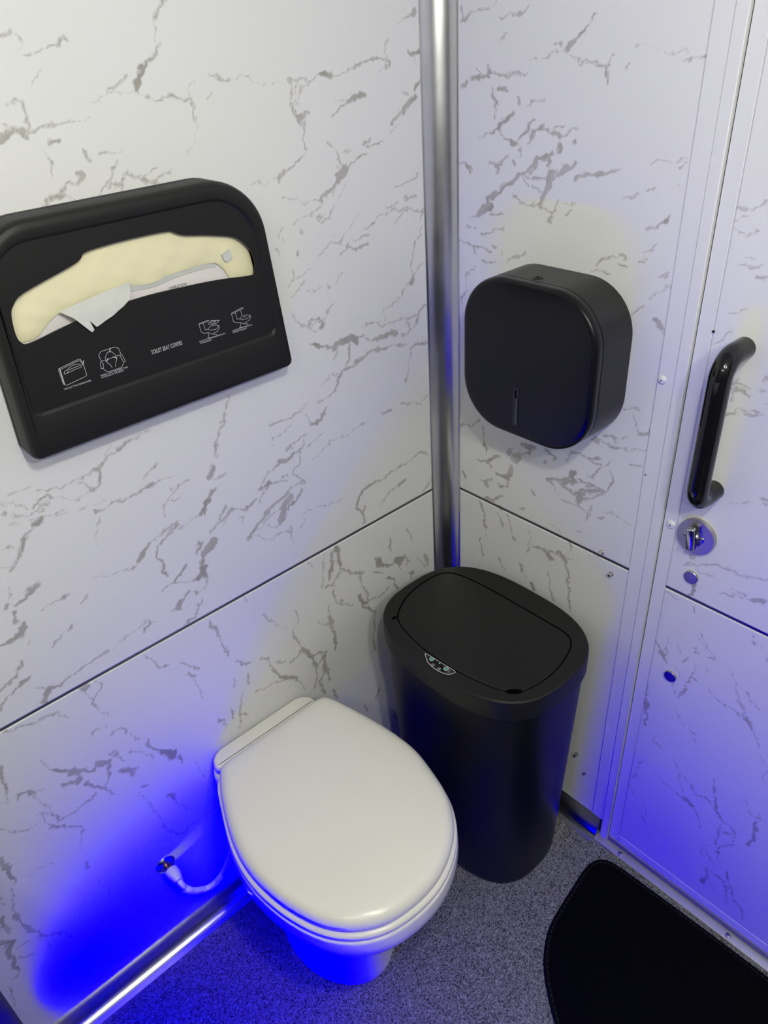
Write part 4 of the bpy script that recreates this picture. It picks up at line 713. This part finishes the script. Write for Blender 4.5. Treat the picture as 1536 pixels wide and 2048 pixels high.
lathe('keyhole', [(0.0028, 0.0008), (0.0028, 0.0013)], (-.0655, -.2764, PZ + PH), (0, 0, 1), M_GAP, kl, 12)

# ------------------------------------------------------------------ seat cover dispenser on the back wall
FY, IY = -.056, -.0530
sd = thing('seat_cover_dispenser', (-.621, 0, 1.2285), 'black wall dispenser for paper toilet seat covers', 'dispenser')
OUT = fillet([(-.837, 1.2285), (-.4050, 1.2285), (-.4285, 1.5255), (-.8235, 1.5255)], [.0125, .0125, .088, .070], 14)
INN = fillet([(-.8185, 1.2910), (-.4325, 1.2910), (-.4460, 1.5030), (-.8140, 1.5030)], [.012, .012, .072, .054], 14)
OPEN = [[-0.8067, 1.4236], [-0.8005, 1.4348], [-0.7843, 1.4458], [-0.7216, 1.4624], [-0.7065, 1.4679], [-0.6947, 1.4755], [-0.6416, 1.4783], [-0.5818, 1.4771], [-0.5731, 1.474], [-0.5589, 1.4673], [-0.5213, 1.4595], [-0.4824, 1.4487], [-0.4611, 1.4302], [-0.4537, 1.4107], [-0.4562, 1.3931], [-0.465, 1.3897], [-0.5176, 1.3963], [-0.58, 1.4005], [-0.6498, 1.4020], [-0.7334, 1.3951], [-0.7933, 1.3853], [-0.8054, 1.3884], [-0.8091, 1.4007]]
OPEN = np.array(OPEN) + np.array([.0022, -.001])
op = ccw(catmull(ccw(OPEN), 4))
loft('back_plate', [xz(offset2(OUT, -.001), -.0004), xz(OUT, -.0015), xz(OUT, -.0085), xz(offset2(OUT, -.002), -.0095), xz(offset2(OUT, -.002), -.0112)], M_BLACK, sd, True, True, True, 35)
V, F = [], []
rings_ = [xz(offset2(OUT, -.001), -.0112), xz(OUT, -.0120), xz(OUT, -.0430), xz(offset2(OUT, -.0012), -.0490), xz(offset2(OUT, -.0042), -.0535), xz(offset2(OUT, -.0085), -.0556), xz(offset2(OUT, -.012), FY), xz(offset2(INN, .0016), FY), xz(offset2(INN, .0008), -.0557), xz(offset2(INN, -.0024), IY)]
n = len(OUT)
for r_ in rings_: V += r_
for i in range(len(rings_) - 1):
    for k in range(n): F.append((i * n + k, i * n + (k + 1) % n, (i + 1) * n + (k + 1) % n, (i + 1) * n + k))
hv, hf = holed_face(offset2(INN, -.0024), op)
o0 = len(V); V += [(p[0], IY, p[1]) for p in hv]; F += [tuple(i + o0 for i in f) for f in hf]
o1 = len(V); V += xz(op, IY) + xz(op, IY + .003); m_ = len(op)
for k in range(m_): F.append((o1 + k, o1 + (k + 1) % m_, o1 + m_ + (k + 1) % m_, o1 + m_ + k))
cov = mesh_obj('front_cover', V, F, M_BLACK, sd, True, 30)

def ribbon(polys, y):
    V, F = [], []
    for a in polys:
        w = a[0] / 10000.0
        P = [np.array((a[i] / 10000.0, a[i + 1] / 10000.0)) for i in range(1, len(a), 2)]
        for p, q_ in zip(P[:-1], P[1:]):
            d = q_ - p; L_ = np.linalg.norm(d)
            if L_ < 1e-6: continue
            d /= L_; nn = np.array([-d[1], d[0]]) * w / 2; e = d * w / 2
            o = len(V)
            for pt in (p - e - nn, q_ + e - nn, q_ + e + nn, p - e + nn): V.append((pt[0], y, pt[1]))
            F.append((o, o + 1, o + 2, o + 3))
    return V, F
for k, ic in enumerate(ICONS):
    V, F = ribbon(ic, IY - .0003)
    me = bpy.data.meshes.new('pictogram'); me.from_pydata(V, [], F); me.update()
    tag(finish('pictogram', me, M_PRINT, sd), ['white outline drawing of the dispenser', 'white outline drawing of a seat cover sheet', 'white outline drawing of a cover going on a toilet', 'white outline drawing of a toilet'][k])

def lettering(txt, x0, x1, z, h, y, m, parent, name='lettering'):
    cu = bpy.data.curves.new('t', 'FONT'); cu.body = txt; cu.size = 1.0
    ob = bpy.data.objects.new('t', cu); COL.objects.link(ob)
    bpy.context.view_layer.update()
    me = bpy.data.meshes.new_from_object(ob.evaluated_get(bpy.context.evaluated_depsgraph_get()))
    bpy.data.objects.remove(ob); bpy.data.curves.remove(cu)
    n_ = len(me.vertices); co = np.zeros(n_ * 3); me.vertices.foreach_get('co', co); co = co.reshape(-1, 3)
    lo, hi = co.min(0), co.max(0)
    new = np.zeros_like(co)
    new[:, 0] = x0 + (co[:, 0] - lo[0]) / (hi[0] - lo[0]) * (x1 - x0)
    new[:, 1] = y
    new[:, 2] = z + (co[:, 1] - lo[1]) / (hi[1] - lo[1]) * h
    me.vertices.foreach_set('co', new.ravel()); me.update(); me.name = name
    return tag(finish(name, me, m, parent), 'printed words ' + txt.lower())
TY = IY - .0003
lettering('TOILET SEAT COVERS', -.6414, -.5927, 1.3215, .0060, TY, M_PRINT, sd)
lettering('TAKE OUT THE CUSHION PAPER', -.7714, -.7337, 1.3128, .0022, TY, M_PRINT, sd)
lettering('SPREAD 1/2 OF THE PAPER THAN', -.7196, -.6799, 1.3146, .0021, TY, M_PRINT, sd)
lettering('ACCORDING TO THE ARROW', -.7191, -.6863, 1.3117, .0021, TY, M_PRINT, sd)
lettering('PLACE ON TOILET IN COMPLIANCE', -.5651, -.5211, 1.3163, .0021, TY, M_PRINT, sd)
lettering('TO THE ARROW', -.5647, -.5451, 1.3134, .0021, TY, M_PRINT, sd)
lettering('FLUSHED DOWN TOILET BOWL', -.5087, -.4727, 1.3161, .0021, TY, M_PRINT, sd)
lettering('WITHOUT PRESSING', -.5086, -.4833, 1.3132, .0021, TY, M_PRINT, sd)

# paper seat covers inside
pp = thing('seat_cover_paper', (-.63, -.03, 1.33), 'cream folded seat cover papers in the black dispenser', 'paper')
PKO = fillet([(-.822, 1.33), (-.440, 1.33), (-.455, 1.486), (-.806, 1.486)], [.01, .01, .05, .05], 8)
pk = loft('sleeve', [xz(PKO, -.014), xz(PKO, -.0375), xz(offset2(PKO, -.003), -.0385)], M_PACK, pp, True, True, True, 30)
lettering('OPERATION', -.5880, -.5600, 1.3960, .0042, -.0390, M_INK, pk)
# bulging cream sheet: lower edge follows the torn fold
lo_e = catmull([(-.8040, 1.3840), (-.7820, 1.3840), (-.7640, 1.3960), (-.7500, 1.4050), (-.7395, 1.4065), (-.69, 1.4120), (-.6411, 1.4148), (-.6106, 1.4128), (-.5674, 1.4178), (-.5195, 1.4180), (-.5060, 1.4130), (-.4960, 1.4010), (-.4880, 1.3880), (-.4680, 1.3800), (-.4480, 1.3780)], 6, False)
hi_e = catmull([(-.8085, 1.3950), (-.8080, 1.4120), (-.8060, 1.4250), (-.7960, 1.4380), (-.7650, 1.4540), (-.7216, 1.4660), (-.6947, 1.4790), (-.6416, 1.4820), (-.5818, 1.4810), (-.5589, 1.4710), (-.5213, 1.4635), (-.4824, 1.4520), (-.4650, 1.4420), (-.4530, 1.4250), (-.4470, 1.3950)], 6, False)
V, F = [], []
nr = 14; nc = len(lo_e)
rngp = random.Random(3)
for j in range(nr + 1):
    t = j / nr
    for i in range(nc):
        p = lo_e[i] * (1 - t) + hi_e[i] * t
        s = i / (nc - 1)
        edge = min(1, s * 6, (1 - s) * 6)
        bul = .0048 * math.sin(math.pi * min(1, t * .92 + .04)) ** .45 * edge ** .5
        wr_ = .0008 * math.sin(p[0] * 120 + p[1] * 60) * math.sin(p[1] * 190)
        V.append((p[0], -.0392 - bul - wr_ * edge, p[1]))
for j in range(nr):
    for i in range(nc - 1):
        F.append((j * nc + i, j * nc + i + 1, (j + 1) * nc + i + 1, (j + 1) * nc + i))
mesh_obj('folded_sheet', V, F, M_PAPER, pp, True)
# fold edge strips just under the sheet
for dz, dy in ((.0035, .0012), (.0065, .0022)):
    V, F = [], []
    seg = lo_e[34:58]
    for p in seg:
        V.append((p[0], -.0415 + dy * .5, p[1] + .002)); V.append((p[0], -.0408 + dy * .5, p[1] - dz))
    for i in range(len(seg) - 1): F.append((2 * i, 2 * i + 1, 2 * i + 3, 2 * i + 2))
    mesh_obj('fold_edge', V, F, M_TISSUE, pp, True)
TB = [(-.5005, 1.4262), (-.4870, 1.4315), (-.4840, 1.4185), (-.4925, 1.4140), (-.4975, 1.4175)]
loft('torn_tab', [xz(TB, -.0440), xz(TB, -.0470)], M_TISSUE, pp, True, True, False)
# torn tongue hanging over the lower lip
TG = [(-.7475, 1.4115), (-.7340, 1.4005), (-.7175, 1.3785), (-.7155, 1.3770), (-.7125, 1.3795), (-.7150, 1.3920), (-.7118, 1.3870), (-.7087, 1.3822), (-.6985, 1.3850), (-.6840, 1.3900), (-.6662, 1.3975), (-.6550, 1.4050), (-.6480, 1.4125), (-.6440, 1.4225), (-.6700, 1.4215), (-.7100, 1.4160)]
bm = bmesh.new()
vs = [bm.verts.new((p[0], 0, p[1])) for p in TG]
es = [bm.edges.new((vs[i], vs[(i + 1) % len(vs)])) for i in range(len(vs))]
bmesh.ops.triangle_fill(bm, use_beauty=True, edges=es)
bmesh.ops.subdivide_edges(bm, edges=list(bm.edges), cuts=3, use_grid_fill=True)
for v in bm.verts:
    z = v.co.z
    hang = max(0., min(1., (1.418 - z) / .016))
    v.co.y = -.0478 - .0095 * (hang * hang * (3 - 2 * hang)) - .0012 * max(0, (1.398 - z) / .02) + .0006 * math.sin(v.co.x * 260)
bm_obj('torn_sheet', bm, M_TISSUE, pp, True)

# ------------------------------------------------------------------ floor mat
MAT_P = [(-.0835,-.5300),(-.126,-.5322),(-.1754,-.5393),(-.223,-.5462),(-.2621,-.5533),(-.2988,-.5675),(-.3329,-.5883),(-.3612,-.6129),(-.3822,-.637),(-.3994,-.658),(-.4185,-.685),(-.436,-.73),(-.446,-.80),(-.446,-.90),(-.436,-.97),(-.4185,-1.02),(-.3822,-1.063),(-.3329,-1.112),(-.2621,-1.147),(-.1754,-1.161),(-.085,-1.168),(-.050,-1.158),(-.036,-1.13),(-.034,-1.0),(-.034,-.86),(-.0365,-.7321),(-.039,-.6509),(-.0425,-.572),(-.0545,-.5420)]
mp = resample(ccw(catmull(ccw(MAT_P), 6)), 160)
for _ in range(2): mp = (np.roll(mp, 1, 0) + 2 * mp + np.roll(mp, -1, 0)) / 4
mt = thing('floor_mat', (-.24, -.85, 0), 'black rounded floor mat in front of the door', 'mat')
loft('binding', [xy(offset2(mp, -.001), .0002), xy(mp, .0015), xy(mp, .0055), xy(offset2(mp, -.0015), .0068), xy(offset2(mp, -.010), .0070), xy(offset2(mp, -.0115), .0060)], M_MATEDGE, mt, True, True, True, 50)
loft('pile', [xy(offset2(mp, -.0112), .0055), xy(offset2(mp, -.0118), .0080), xy(offset2(mp, -.014), .0088)], M_MAT, mt, True, True, True, 50)
# stitching along the binding, nearest side
st = offset2(mp, -.0075)
V, F = [], []
for k in range(0, 160, 1):
    a, b_ = st[k], st[(k + 1) % 160]
    d = b_ - a
    a2, b2 = a + d * .2, a + d * .75
    nn = np.array([-d[1], d[0]]); nn = nn / (np.linalg.norm(nn) + 1e-9) * .00045
    o = len(V)
    V += [(*(a2 - nn), .0072), (*(b2 - nn), .0072), (*(b2 + nn), .0072), (*(a2 + nn), .0072)]
    F.append((o, o + 1, o + 2, o + 3))
stt = mesh_obj('stitching', V, F, simple('thread', (.03, .03, .033), .7, var=.1), mt)
stt['kind'] = 'stuff'
for _o in bpy.data.objects:
    if '_loc' in _o: del _o['_loc']
